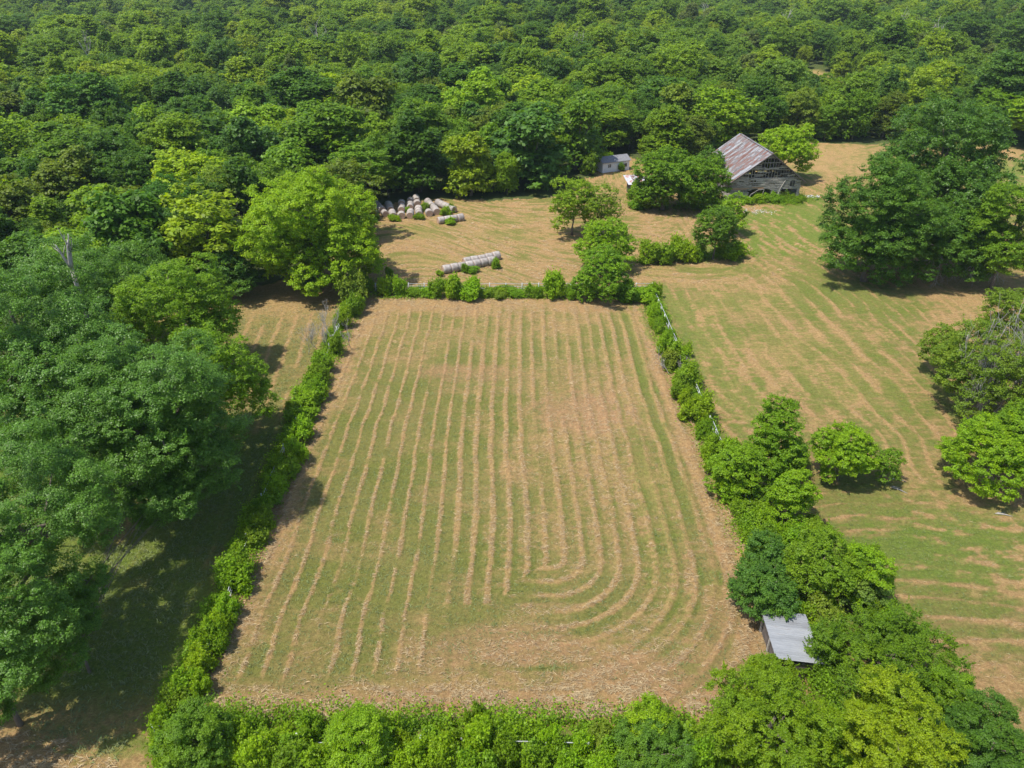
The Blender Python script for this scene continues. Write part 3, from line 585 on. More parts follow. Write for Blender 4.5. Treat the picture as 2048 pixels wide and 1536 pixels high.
row([(1482,390,1512,408,'mid'),(1503,386,1532,406,'fresh'),(1528,383,1556,405,'fresh'),(1553,390,1572,405,'mid'),(1588,388,1608,405,'fresh'),(1255,355,1290,400,'mid'),(1255,395,1290,418,'mid'),(1278,380,1310,418,'mid'),(1410,380,1440,415,'mid')], 'against the old barn or lean-to', 'shrubs against the barn', 'listed side')
row([(742,425,760,440,'mid'),(775,428,800,442,'fresh'),(806,412,822,424,'fresh'),(842,402,862,420,'mid'),(880,410,905,430,'fresh'),(895,405,912,424,'mid'),(885,432,915,447,'fresh'),(920,524,940,546,'mid'),(935,528,960,546,'mid'),(983,512,1004,538,'fresh'),(873,538,890,552,'fresh'),(752,410,764,420,'mid'),(828,425,852,438,'mid')],
    'growing among the round bales', 'weeds among the round bales', 'listed side')
row([(590,535,640,572,'mid'),(1130,250,1175,300,'yellow'),(1145,285,1195,325,'yellow'),(1160,300,1200,350,'mid'),(1200,300,1225,318,'fresh')], 'along the wood edge', 'shrubs along the wood edge', 'left end')

# low weeds and vines under the fences
def weeds(name, lines, n, label, seed):
    r = np.random.default_rng(seed); PP = []
    for (xa, ya, xb, yb, wd, hh_) in lines:
        L = math.hypot(xb-xa, yb-ya); k = int(n*L); f = r.random(k)
        x = xa+(xb-xa)*f + r.normal(0, wd, k); y = ya+(yb-ya)*f + r.normal(0, wd, k)
        dens = fbm(x/1.6, y/1.6, seed, 3); z = r.random(k)*hh_*np.clip((dens-.3)*4.5, .1, 2.1)
        ok = r.random(k) < np.clip((dens-.28)*4, .05, 1); PP.append(np.stack([x, y, z+.05], 1)[ok])
    Pp = np.concatenate(PP); Nn = unit(np.array([0, 0, .8])+r.normal(0, .55, Pp.shape)); V, F_ = leaf_quads(Pp, Nn, .2, r)
    o = mobj(name, npmesh(name, V, F_, LEAF)); setcol(o, (.125, .230, .030)); tag(o, label, 'weeds', None, 'stuff')
weeds('left_fence_weeds', [(-24.4,45,-24.7,106,.45,.8),(-23.8,31,-23.5,46,.6,1.0)], 1000, 'low weeds and vines along the left fence', 71)
weeds('right_fence_weeds', [(22.4,46,21.6,106,.5,.7),(22.8,28,22.6,62,.9,1.1)], 1000, 'low weeds and vines along the right fence', 72)
weeds('back_fence_weeds', [(-20.5,106,22,106,.4,.55)], 600, 'low weeds and vines along the back fence', 73)
weeds('near_fence_weeds', [(-22.8,30.0,23,29.2,.9,1.2),(-22.5,28.2,23,28,.8,1.1)], 1500, 'thick low vines along the near fence at the bottom', 74)
gx0, gy0 = G(1480,398); gx1, gy1 = G(1620,400)
weeds('verge_weeds', [(-23.3,33,-23.9,104,.7,.35),(21.4,45,20.9,104,.7,.35),(-22,103.9,20,103.9,.6,.3),(-22,31.4,18,30.9,.7,.45)], 260, 'sparse weeds straggling into the field margins', 79)
weeds('barn_weeds', [(gx0,gy0,gx1,gy1,1.0,1.2),(gx0+2,gy0-2.4,gx1-4,gy1-2.6,1.0,.5)], 700, 'weeds growing in front of the old barn', 75)
q0 = G(1430,515); q1 = G(1500,508); q2 = G(1260,410); q3 = G(1440,418)
weeds('shrub_row_weeds', [(*G(1270,522),*q1,.9,.7),(*q2,*q3,1.2,.9)], 500, 'green weeds under the trees and shrubs below the barn', 76)

# ------------------------------------------------------------------ dead wood
def dead(name, px, py, h, label, r0=.18, lev=2, nb=4, z0=0.0, up=.5, spread=.5, n=1, lean=.1, group=None, cat='dead tree'):
    r = np.random.default_rng(abs(hash((px, py))) % 9999 if False else int(px*7+py)); X, Y = G(px, py, z0 if z0 else 0); mb = MB()
    for k in range(n): twigs(mb, r, (r.normal(0,.15)*n, r.normal(0,.15)*n, -.1), (r.normal(0, lean), r.normal(0, lean), 1), h, r0, lev, nb, spread, up)
    root = mb.build(name, DEAD, None, True, (X, Y, 0)); tag(root, label, cat, group); return root
def snag(px_top, py_top, h, label, r0, fl=None, **kw):
    X, Y = G(px_top, py_top, h); r = np.random.default_rng(int(px_top)); mb = MB()
    z = float(relief(X, Y))
    fl = fl or h*.42; mb.tube([(0, 0, -.2), (r.normal(0, .1), 0, (h-fl)*.5), (0, 0, h-fl)], [r0, r0*.8, r0*.6], 7)
    for k in (-1, 1, .3): twigs(mb, r, (0, 0, h-fl-.1*abs(k)), (k*.38+r.normal(0, .08), r.normal(0, .2), 1), fl*(1.05-.15*abs(k-.3)), r0*(.6 if fl < 4 else .42), 1, 3, .4, .5)
    o = mb.build('dead_tree', DEAD, None, True, (X, Y, z)); tag(o, label, 'dead tree')
snag(122, 472, 22, 'bare white forked snag poking out above the left grove', .34, fl=3.4)
snag(1412, 2, 19, 'pale bare branching snag near the top edge, right of centre', .8)
snag(1574, 20, 19, 'tall grey snag above the woods right of the pale branching one', .7)
snag(1158, 66, 18, 'short pale snag standing out of the woods above the white shed', .5)
snag(1808, 35, 19, 'leaning pale trunk beside the small clearing at top right', .7)
snag(1880, 45, 17, 'grey bare limbs near the top right clearing', .6)
snag(168, 75, 18, 'small white snag in the woods at top left', .5)
snag(632, 45, 18, 'pale bare snag behind the rounded wood at top', .5)
dead('dead_shrub', 655, 695, 2.8, 'grey leafless shrub in the left fence row', .05, 3, 5, n=9, lean=.55, cat='dead shrub')
dead('dead_shrub', 1345, 745, 2.2, 'grey bare twigs in the right fence row', .04, 2, 5, n=6, lean=.5, cat='dead shrub')
dead('dead_shrub', 1955, 840, 6.5, 'grey bare twiggy limbs inside the half dead tree on the right meadow', .10, 3, 5, n=9, lean=.6, cat='dead shrub')
dead('dead_shrub', 2015, 830, 9.5, 'tall grey leafless shoots behind the half dead tree at the right edge', .09, 2, 5, n=10, lean=.32, cat='dead shrub')
dead('dead_shrub', 455, 560, 7.5, 'tangle of grey bare branches hanging left of the large bright tree', .09, 3, 5, n=6, lean=.4, cat='dead shrub')
for px, py, hh_, lb in ((1880,555,5,'left'),(1960,560,5.5,'right')):
    r = np.random.default_rng(px); X, Y = G(px, py-45, 5); mb = MB()
    for k in range(4): twigs(mb, r, (r.normal(0,.5), 0, 5), (r.normal(0,.7), -.5+r.normal(0,.3), -.5), 3.6, .055, 2, 5, .6, -.3)
    tag(mb.build('dead_branch', DEAD, None, True, (X, Y, 0)), f'bare limb drooping from the low dark tree right of the barn, {lb} one', 'dead branch', 'drooping dead limbs')
for k, (xa, ya, xb, yb, lb) in enumerate(((1778,958,1812,964,'white sticks lying on the meadow right of the small round tree'),(1780,975,1815,988,'thin brown branch lying on the right meadow below the young tree'),(1990,1028,2025,1034,'pale flat log lying on the right meadow under the round bright tree'))):
    a = G(xa, ya); b_ = G(xb, yb); mb = MB(); mb.tube([(0,0,.08),((b_[0]-a[0])*.5,(b_[1]-a[1])*.5,.16),(b_[0]-a[0],b_[1]-a[1],.07)], [.05,.06,.02], 6)
    mb.tube([(.2,.1,.1),((b_[0]-a[0])*.7,(b_[1]-a[1])*.5+.3,.12)], [.04,.02], 5)
    tag(mb.build('fallen_branch', DEAD, None, True, (a[0], a[1], 0)), lb, 'branch')

# ------------------------------------------------------------------ fences
def fence(label, pts, seed, step=2.6, missing=.25):
    r = np.random.default_rng(seed); root = empty('rail_fence', (pts[0][0], pts[0][1], 0)); tag(root, label, 'fence', 'white rail fences around the field')
    ox, oy = pts[0]; P_ = []
    for (xa, ya), (xb, yb) in zip(pts[:-1], pts[1:]):
        L = math.hypot(xb-xa, yb-ya); k = max(1, round(L/step))
        for i in range(k): P_.append((xa+(xb-xa)*i/k-ox, ya+(yb-ya)*i/k-oy))
    P_.append((pts[-1][0]-ox, pts[-1][1]-oy))
    tops = []
    for (x, y) in P_:
        a, b_ = r.normal(0, .05, 2); mb = MB(); mb.tube([(x, y, -.1), (x+a, y+b_, 1.42)], [.075, .065], 7); mb.build('post', FENCEM, root, True)
        tops.append((x+a, y+b_))
    for lv, z in enumerate((.45, .85, 1.25)):
        i = 0
        while i < len(P_)-1:
            k = int(r.integers(2, 5)); j = min(i+k, len(P_)-1)
            if r.random() > missing:
                mb = MB()
                for q in range(i, j):
                    za = z + r.normal(0, .03); zb_ = z + r.normal(0, .03)
                    if r.random() < .1: zb_ = .15
                    mb.bar((P_[q][0]+.09, P_[q][1]+.02, za), (P_[q+1][0]+.09, P_[q+1][1]+.02, zb_), .04, .065)
                mb.build('rail', FENCEM, root)
            i = j
fence('white rail fence up the left side of the field', [(-24.5,106),(-24.2,60),(-23.7,46),(-22.9,39),(-22.9,34.5),(-24.2,31)], 1)
fence('white rail fence across the back of the field', [(-21.5,106),(22.1,106)], 2)
fence('white rail fence down the right side of the field', [(21.9,105),(22.3,60),(22.8,41)], 3)
fence('mostly overgrown rail fence along the near edge of the field', [(-24.2,30.2),(-17,29.6),(5,28.9),(22.6,28.6)], 4, missing=.55)

# ------------------------------------------------------------------ round bales
WRAP, t, n, l = newmat('net_wrap')
tc = N(t, 'ShaderNodeTexCoord'); oi = N(t, 'ShaderNodeObjectInfo')
nz = noise(t, tc.outputs['Object'], 2.5, 5, .7); col = mixc(t, ramp(t, nz, [(.35,0.0),(.65,1.0)]), (.21,.175,.15), (.42,.385,.355)); wv = noise(t, mapping(t, tc.outputs['Object'], (14,1,1)), 1, 2)
col = mixc(t, math_(t, 'MULTIPLY', wv, .35), col, (.30,.24,.20))
kv = math_(t, 'MULTIPLY_ADD', oi.outputs['Random'], .35); t.nodes[-1].inputs[2].default_value = .8
cc = N(t, 'ShaderNodeCombineColor'); [l.new(kv, cc.inputs[i]) for i in range(3)]
col = mixc(t, 1.0, col, cc.outputs[0], 'MULTIPLY'); p = N(t, 'ShaderNodeBsdfPrincipled'); l.new(col, p.inputs[0]); p.inputs['Roughness'].default_value = .7
b = N(t, 'ShaderNodeBump'); b.inputs['Strength'].default_value = .4; b.inputs['Distance'].default_value = .05; l.new(nz, b.inputs['Height']); l.new(b.outputs[0], p.inputs['Normal'])
o = N(t, 'ShaderNodeOutputMaterial'); l.new(p.outputs[0], o.inputs[0])
BALEF = simple('bale_end', (.30,.19,.13), (.48,.34,.25), 7, bump=.6)
def bale_meshes(seed, L=1.32, R=.76):
    r = np.random.default_rng(seed); n_ = 36; prof = [(-.5,.90),(-.47,.97),(-.25,1.0),(0,.985),(.25,1.0),(.47,.97),(.5,.90)]
    V = []; F_ = []
    for i, (x, q) in enumerate(prof):
        for k in range(n_):
            a = 2*math.pi*k/n_; rr = R*q*(1+.025*math.sin(3*a+seed)+r.normal(0, .006)); z = rr*math.sin(a)*.96
            z = max(z, -R*.86)
            V.append((x*L, rr*math.cos(a), z+R*.86))
    for i in range(len(prof)-1):
        for k in range(n_): k2 = (k+1) % n_; F_.append((i*n_+k, i*n_+k2, (i+1)*n_+k2, (i+1)*n_+k))
    me = bpy.data.meshes.new('net_wrap'); me.from_pydata(V, [], F_); me.materials.append(WRAP)
    for p_ in me.polygons: p_.use_smooth = True
    # straw ends with a shallow coil
    Ve = []; Fe = []
    for sgn in (-1, 1):
        for ring, rq in enumerate((.90, .75, .6, .45, .3, .15)):
            for k in range(n_):
                a = 2*math.pi*k/n_; x = sgn*(L*.5*(1.0) + (.02 if ring % 2 else -.015) + (0 if ring else 0)); z = max(R*rq*math.sin(a)*.96, -R*.86)
                Ve.append((x, R*rq*math.cos(a)*.985, z+R*.86))
        b0 = 0 if sgn < 0 else 6*n_
        for g in range(5):
            for k in range(n_): k2 = (k+1) % n_; Fe.append((b0+g*n_+k, b0+g*n_+k2, b0+(g+1)*n_+k2, b0+(g+1)*n_+k))
        Fe.append(tuple(b0+5*n_+k for k in range(n_)))
    m2 = bpy.data.meshes.new('bale_ends'); m2.from_pydata(Ve, [], Fe); m2.materials.append(BALEF)
    return me, m2
BL = [bale_meshes(s) for s in range(4)]
bi = 0
def bale(X, Y, rz, label, group):
    global bi
    root = empty('round_bale', (X, Y, 0), rz + PR.gauss(0, .05)); tag(root, label, 'hay bale', group)
    a, b_ = BL[bi % 4]; bi += 1
    s = PR.uniform(.95, 1.05); root.scale = (1, s, s)
    mobj('net_wrap', a, root); mobj('straw_core', b_, root)
cols = [((750,431),[0,2,3],.0),((769,431),[0,2,3,4,5],-.25),((785,434),[0,1,3,4,5],-.1),((802,435),[0,3,4,6],.05),((820,434),[0,1,4,5,7],.05),((838,431),[0,1,2,5,7,8],0),((857,430),[0],.0),((873,427),[0,1,2,3,4,5],-.18),((905,423),[0,1,2,3,4],-.48)]
for ci, ((px, py), ks, dr) in enumerate(cols):
    X0, Y0 = G(px, py, .4); dr -= .17
    for j, k in enumerate(ks):
        dd = k*1.36; bale(X0 + math.sin(dr)*dd + PR.gauss(0, .06), Y0 + .7 + math.cos(dr)*dd, math.pi/2 - dr,
             f'weathered bale in the big bale yard, {NUM[j]} from the front, {NUM[ci]} file', 'round bales in the bale yard')
X0, Y0 = G(882, 443, .4); X1, Y1 = G(914, 438, .4)
for j in range(4):
    f = j/3; bale(X0+(X1-X0)*f*1.2, Y0+(Y1-Y0)*f*1.1, math.atan2(Y1-Y0, X1-X0), f'pale bale in the short row ending the bale yard, {NUM[j]} from the left', 'round bales in the short row')
xa, ya = G(893, 540, .5); an = math.atan2(G(980,524,.5)[1]-ya, G(980,524,.5)[0]-xa)
for j in range(7): bale(xa+math.cos(an)*1.37*j, ya+math.sin(an)*1.37*j, an, f'pale round bale in the front row behind the fence, {NUM[j]} from the left', 'round bales in two rows')
xa, ya = G(934, 524, .5)
for j in range(5): bale(xa+math.cos(an)*1.37*j, ya+math.sin(an)*1.37*j, an, f'pale round bale in the rear row behind the fence, {NUM[j]} from the left', 'round bales in two rows')

# ------------------------------------------------------------------ old barn
def barn():
    root = empty('old_barn', (54.2, 154.6, 0), math.radians(4.5)); tag(root, 'collapsing grey wooden barn with rusty tin roof and broken gable boards', 'barn')
    W, E, Rg, Lb = 15.2, 4.5, 10.0, 18.0; hw = W/2; r = np.random.default_rng(4)
    def roofz(x): return E + (Rg-E)*(1-abs(x)/hw)
    # gable boards, laid level, with the openings left out
    def hole(x, z):
        if z < 2.7 and -3.8 < x < 1.2 and z < 2.7-.12*(x+1.2)**2*.6: return True
        if z < 2.5 and 3.3 < x < 6.9: return True
        if 4.9 < x < 6.1 and 3.0 < z < 4.3 - (x-5.5)**2*.8: return True
        if z < 1.9 and 1.6 < x < 2.6: return True
        if 7.9 < z < 9.0 and abs(x) < 2.6: return True
        if 6.9 < z < 7.75 and -.9 < x < .2: return True
        return False
    mb = MB(); mbr = MB(); z = .15
    while z < Rg-.3:
        bh = .17; lim = hw*(1-max(0, (z-E+.15))/(Rg-E)) if z > E-.15 else hw
        x = -lim
        upper = 4.9 < z < 7.9
        while x < lim-.05:
            L = r.uniform(.5, 2.6); x2 = min(x+L, lim)
            xs = x; xm = (xs+x2)/2; 
            drop = r.random() < (.5 if upper else .05)
            if upper and (int(z/.74) % 2 == 0) and abs(xm) < lim-.8 and r.random() < .8: drop = True
            if not drop:
                # split at holes
                nseg = max(1, int((x2-xs)/.25)); seg0 = None
                for s_ in range(nseg+1):
                    xa_ = xs+(x2-xs)*s_/nseg
                    h_ = hole(xa_, z)
                    if not h_ and seg0 is None: seg0 = xa_
                    if (h_ or s_ == nseg) and seg0 is not None:
                        xb_ = xa_
                        if xb_-seg0 > .12:
                            red = (z < 3.1 and z > 2.4 and seg0 < -1.5 and r.random() < .7)
                            (mbr if red else mb).bar((seg0, -.03+r.normal(0, .02), z+r.normal(0, .03)), (xb_, -.03+r.normal(0, .02), z+r.normal(0, .035)), .035, bh*r.uniform(.85, 1.05))
                        seg0 = None
            x = x2+.01
        z += .185
    mb.build('gable_boards', PLANK, root); mbr.build('stripped_boards', PLANKR, root)
    ms = MB()
    for x in np.arange(-7.2, 7.3, .62):
        if hole(x, 1.0) and hole(x, 1.6): zb_ = 2.5
        else: zb_ = 0
        ms.bar((x+r.normal(0,.05), .08, zb_), (x+r.normal(0,.08), .08, roofz(x)-.15), .07, .10)
    for z in (2.6, 4.8, 6.6, 8.0): ms.bar((-hw*min(1, (Rg-z)/(Rg-E)) if z > E else -hw, .18, z), (hw*min(1, (Rg-z)/(Rg-E)) if z > E else hw, .18, z), .12, .16)
    ms.build('stud_frame', PLANK, root)
    cb = MB(); cb.tube([(-3.9,-.12,.0),(-3.0,-.12,1.5),(-1.6,-.12,2.4),(-.3,-.12,2.5)], [.07,.07,.06,.05], 6); cb.tube([(2.9,-.12,1.0),(3.2,-.12,2.6),(3.9,-.12,4.1),(4.8,-.12,5.2)], [.08,.07,.06,.05], 6)
    cb.tube([(-.6,-.1,.9),(-.3,-.12,2.4)], [.05,.05], 5); cb.tube([(-5.8,-.1,2.8),(-5.2,-.12,4.2)], [.05,.04], 5); cb.build('loose_boards', PLANK, root)
    # side and back walls
    for sx in (-1, 1):
        wb = MB(); z = .1
        while z < E:
            y = .15
            while y < Lb:
                L = r.uniform(1.5, 4); 
                if r.random() > .12: wb.bar((sx*(hw-.06), y, z), (sx*(hw-.06), min(y+L, Lb), z), .03, .19)
                y += L
            z += .21
        wb.build('side_wall', PLANK, root)
    bw = MB(); z = .1
    while z < Rg-.3:
        lim = hw-.1 if z < E else hw*(Rg-z)/(Rg-E)-.1
        x = -lim
        while x < lim:
            L = r.uniform(1, 4)
            if not (abs(x+L/2) < 2.6 and 6.8 < z < 9 ) and r.random() > .06: bw.bar((x, Lb-.05, z), (min(x+L, lim), Lb-.05, z), .03, .2)
            x += L
        z += .21
    bw.build('back_wall', DARKW, root)
    fr = MB()
    for y in (4.5, 9, 13.5):
        for x in (-hw+.3, -2.6, 2.6, hw-.3): fr.bar((x, y, 0), (x, y, roofz(x)-.3), .2, .2)
        fr.bar((-hw+.3, y, E-.1), (hw-.3, y, E-.1), .2, .22)
    fr.build('inner_frame', DARKW, root)
    # roof of single tin sheets
    sl = math.hypot(hw, Rg-E); ca_, sa_ = hw/sl, (Rg-E)/sl
    for sx in (-1, 1):
        rb = MB(); y = -.75; i = 0
        while y < Lb+.6:
            wdt = .78
            for j, (a, b_) in enumerate(((-.05, 2.9), (2.8, 5.9), (5.8, sl+.95))):
                lift = .04 + .022*((i+j) % 2) + (.01*j); jit = r.normal(0, .012)
                e1, e2 = a, b_+(r.normal(0, .12) if j == 2 else 0)
                def pt(s_, yy, up): return (sx*(s_*ca_ - 0)+0 + sx*up*sa_, yy, Rg - s_*sa_ + up*ca_)
                n_ = 6
                # corrugation across the sheet
                base = len(rb.v)
                for q in range(n_+1):
                    yy = y + wdt*q/n_; up = lift + jit + (.018 if q % 2 else 0)
                    rb.v.append(pt(e1, yy, up + .03)); rb.v.append(pt(e2, yy, up))
                for q in range(n_): rb.f.append((base+2*q, base+2*q+1, base+2*q+3, base+2*q+2))
            y += .74; i += 1
        rb.build('roof_slope', BARNTIN, root)
    rc = MB(); rc.box((0, Lb/2, Rg+.12), (.5, Lb+1.2, .04)); rc.build('ridge_cap', BARNTIN, root)
    bargeb = MB()
    for sx in (-1, 1):
        bargeb.bar((sx*.02, -.72, Rg-.02), (sx*(hw+.75), -.72, Rg-(hw+.75)*(Rg-E)/hw-.02), .05, .22)
        for s_ in np.arange(1, sl+.5, 1.1):
            x = sx*s_*ca_; z = Rg-s_*sa_-.1; bargeb.bar((x, -.7, z), (x, Lb+.4, z), .07, .09)
    bargeb.build('eave_boards', DARKW, root)
    new = MB()   # two bright replacement sheets on the left slope
    for (ya_, s0, s1) in ((.1, 4.6, sl+1.0), (13.6, 1.4, 7.0)):
        for q in range(2):
            y = ya_+q*.5; a = (-s0*ca_-.16*sa_, y, Rg-s0*sa_+.16*ca_); b_ = (-s1*ca_-.16*sa_, y, Rg-s1*sa_+.16*ca_)
            new.bar(a, b_, .52, .02)
    new.build('new_roof_sheets', SHEDTIN, root)
barn()
def white_shed():
    root = empty('white_shed', (21.9, 177.2, 0), math.atan2(3.3, 7.1)); tag(root, 'small white weathered shed with a dark grey roof at the wood edge', 'shed')
    L, D, E, Rg = 7.6, 3.6, 2.5, 3.5
    wb = MB()
    wb.box((L/2, .05, E/2), (L, .08, E)); wb.box((L/2, D-.05, E/2), (L, .08, E)); wb.box((.05, D/2, E/2), (.08, D-.2, E)); wb.box((L-.05, D/2, E/2), (.08, D-.2, E))
    for x in (.05, L-.05):
        n_ = len(wb.v)
        for dx in (-.04, .04): wb.v += [(x+dx, .1, E), (x+dx, D-.1, E), (x+dx, D/2, Rg-.08)]
        wb.f += [(n_, n_+2, n_+1), (n_+3, n_+4, n_+5), (n_, n_+1, n_+4, n_+3), (n_+1, n_+2, n_+5, n_+4), (n_+2, n_, n_+3, n_+5)]
    wb.build('wall', WHITEP, root)
    for x in np.arange(.3, L, .45): pass
    bt = MB()
    for x in np.arange(.1, L, .38): bt.box((x, -.005, E/2), (.04, .03, E-.1))
    bt.build('batten', WHITEP, root)
    f = MB(); f.box((1.9, -.02, 1.55), (1.0, .06, .95)); fr = f.build('window', WHITEP, root); g = MB()
    for dx in (-.22, .22):
        for dz in (-.2, .2): g.box((1.9+dx, -.06, 1.55+dz), (.36, .02, .34))
    g.build('pane', GLASS, fr)
    d = MB(); d.box((3.5, -.01, 1.0), (.9, .05, 2.0)); d.build('door', WHITEP, root)
    d = MB(); d.box((6.5, -.012, 1.3), (.8, .04, .8)); d.build('window', GLASS, root)
    rb = MB()
    for s in (-1, 1): rb.bar((L/2, D/2+.005*s, Rg), (L/2, D/2+s*(D/2+.35), E-.02), L+.5, .07) if False else None
    for s in (-1, 1):
        y1 = D/2+s*(D/2+.3); z1 = E-.08
        n_ = len(rb.v); rb.v += [(-.3, D/2, Rg+.02), (L+.3, D/2, Rg+.02), (L+.3, y1, z1), (-.3, y1, z1), (-.3, D/2, Rg-.06), (L+.3, D/2, Rg-.06), (L+.3, y1, z1-.08), (-.3, y1, z1-.08)]
        rb.f += [(n_, n_+1, n_+2, n_+3), (n_+4, n_+7, n_+6, n_+5), (n_, n_+3, n_+7, n_+4), (n_+1, n_+5, n_+6, n_+2), (n_+3, n_+2, n_+6, n_+7)]
    rb.build('roof', SHINGLE, root)
white_shed()
place_bush(1237,322,1252,342,'mid','green ivy clump against the front of the white shed','ivy on the white shed','ivy',2)
def leanto():
    X, Y = G(1278, 396); root = empty('lean_to_shed', (X, Y+1.0, 0), .1); tag(root, 'low lean-to shed with patchy rusty tin roof left of the wide green tree', 'shed')
    w_ = MB(); z = .1
    while z < 2.6: w_.bar((-1.6, 0, z), (3.5, 0, z), .04, .2); w_.bar((-1.6, .1, z), (-1.6, 4.4, z), .04, .2); z += .23
    w_.build('wall', DARKW, root)
    p_ = MB()
    for x in (-1.5, 1, 3.4): p_.bar((x, -.12, 0), (x, -.12, 2.8), .14, .14)
    p_.build('post', PLANK, root)
    rb = MB()
    for i in range(9):
        x = -2.2+i*.72; a = (x, -.6, 2.85+PR.gauss(0, .03)+.02*(i % 2)); b_ = (x, 4.8, 3.5+.02*(i % 2)); rb.bar(a, b_, .74, .02)
    rb.build('roof', PATCHTIN, root)
leanto()
def tin_shed():
    root = empty('tin_roofed_shed', (19.3, 34.9, 0), math.radians(-3)); tag(root, 'low shed, shaded front shown as dark boards, pale grey corrugated roof half buried in bushes', 'shed')
    L, D = 4.3, 3.0
    rb = MB(); k = 0; y = -.2
    while y < L:
        n_ = 8; wdt = .8; base = len(rb.v); lift = .012*(k % 2)
        for q in range(n_+1):
            yy = y + wdt*q/n_; up = (.022 if q % 2 else 0)+lift
            rb.v.append((-.3+PR.gauss(0, .015) if q in (0, n_) else -.3, yy, 2.35+up)); rb.v.append((D+.2, yy, 1.95+up))
        for q in range(n_): rb.f.append((base+2*q, base+2*q+1, base+2*q+3, base+2*q+2))
        y += .76; k += 1
    rb.build('roof', SHEDTIN, root)
    fm = MB()
    for y in (.05, L/2, L-.1):
        fm.bar((0, y, -.05), (0, y, 2.28), .12, .12); fm.bar((D, y, -.05), (D, y, 1.88), .12, .12); fm.bar((-.2, y, 2.25), (D+.1, y, 1.88), .07, .1)
    fm.bar((-.02, 0, 2.24), (-.02, L, 2.24), .05, .14); fm.build('frame', PLANK, root)
    w_ = MB(); z = .1
    while z < 2.15: w_.bar((.12, 0, z), (.12, L, z), .03, .2); z += .23  # dark boards across the open front, standing in for its shaded inside
    z = .1
    while z < 1.8: w_.bar((D+.08, 0, z), (D+.08, L, z), .03, .2); w_.bar((.1, -.02, z), (D, -.02, z), .03, .2); w_.bar((.1, L+.02, z), (D, L+.02, z), .03, .2); z += .22
    w_.build('wall', DARKW, root)
tin_shed()
r = np.random.default_rng(8); X0, Y0 = G(1622, 394); mb = MB()
for k in range(34):
    s = r.uniform(.12, .42); mb.box((r.normal(0, .9), r.normal(0, .5), abs(r.normal(.15, .12))), (s, s*r.uniform(.5, 1.2), s*.5), r.uniform(0, 3), r.normal(0, .3), r.normal(0, .3))
tag(mb.build('rubble_pile', STONE, None, False, (X0, Y0, 0)), 'low pile of pale rubble at the right corner of the barn', 'rubble')
X0, Y0 = G(1515, 424); mb = MB()
for k in range(90):
    s = r.uniform(.08, .26); mb.box((r.normal(0, 2.2), r.normal(0, .9), .05), (s, s*r.uniform(.5, 1.2), s*.5), r.uniform(0, 3))
tag(mb.build('scattered_stones', STONE, None, False, (X0, Y0, 0)), 'pale stones scattered on the bare patch in front of the barn', 'stones', None, 'stuff')

# ------------------------------------------------------------------ woods
PRO = []; PR_R = []; PR_H = []
for k in range(16):
    r = np.random.default_rng(400+k); R = r.uniform(3.6, 6.0); H = R*r.uniform(1.75, 3.0) + 1.5; Rz = (H-.8)/2; kind = k % 4
    if kind == 0: es = [(0, 0, .8+Rz, R*.9, Rz*.97)]
    elif kind == 1: es = [(0, 0, .62*H, R*.95, H*.33), (0, 0, .35*H, R*.7, H*.33)]
    elif kind == 2: es = [(0, 0, .30*H, R*.85, H*.3), (r.normal(0, .5), r.normal(0, .5), .56*H, R*.62, H*.26), (r.normal(0, .5), r.normal(0, .5), .8*H, R*.36, H*.19)]
    else: es = [(R*.3*math.cos(q*2.1), R*.3*math.sin(q*2.1), H*r.uniform(.4, .75), R*r.uniform(.5, .72), H*r.uniform(.2, .32)) for q in range(4)]
    for j in range(3): a = r.uniform(0, 6.28); es.append((math.cos(a)*R*.5, math.sin(a)*R*.5, r.uniform(.3, .85)*H, R*r.uniform(.25, .5), R*r.uniform(.3, .5)))
    me, ab = crown_mesh('crown', r, es, .42, cover=[.42,.5,.55][k % 3], bough=[.27,.36,.30,.42,.24][k % 5], rt=[.6,.45,.75][k % 3], flat=[.6,.75,.95,.5][(k//2) % 4], droop=[0,.3,0,.15,.6][k % 5], shoots=[.2,.8,.4][k % 3])
    PRO.append((me, trunk_mesh('trunk', r, es, ab, .22, nl=7))); PR_R.append(R); PR_H.append(H)
rw = np.random.default_rng(77)
def okpts(A, marg):
    m_ = np.ones(len(A), bool)
    for dx, dy in ((0, 0), (marg, 0), (-marg, 0), (0, -marg), (0, marg*.7)): m_ &= ~inpoly(A[:, 0]+dx, A[:, 1]+dy, OPEN)
    for g in GAPS: m_ &= ~((A[:, 0] > g[0]-2) & (A[:, 0] < g[2]+2) & (A[:, 1] > g[1]) & (A[:, 1] < g[3]))
    return A[m_]
def darts(y0, y1, n, grow):
    y = np.sqrt(y0*y0 + (y1*y1-y0*y0)*rw.random(n)); x = rw.uniform(-1, 1, n)*((y*.859+24)*.74+14)
    P_ = okpts(np.stack([x, y], 1), 2.2); n = len(P_)
    rad = np.clip(np.exp(rw.normal(math.log(3.7*grow), .33, n)), 2.3*grow, 8.6*grow)
    o_ = np.argsort(-rad + rw.normal(0, 1.6, n)); P_ = P_[o_]; rad = rad[o_]
    cell = 6.0; grid = {}; keep = []
    for i in range(n):
        px_, py_ = P_[i]; gi_, gj_ = int(px_//cell), int(py_//cell); bad = False
        for a_ in range(-3, 4):
            for b_ in range(-3, 4):
                for k_ in grid.get((gi_+a_, gj_+b_), ()):
                    if (P_[k_][0]-px_)**2 + (P_[k_][1]-py_)**2 < (.78*(rad[k_]+rad[i]))**2: bad = True; break
                if bad: break
            if bad: break
        if not bad: grid.setdefault((gi_, gj_), []).append(i); keep.append(i)
    return P_[keep], rad[keep]
A, RA = darts(98, 300, 9000, 1.0); B_, RB_ = darts(300, 1290, 42000, 1.18)
kp = ~((A[:, 0] < -30) & (A[:, 1] < 96))
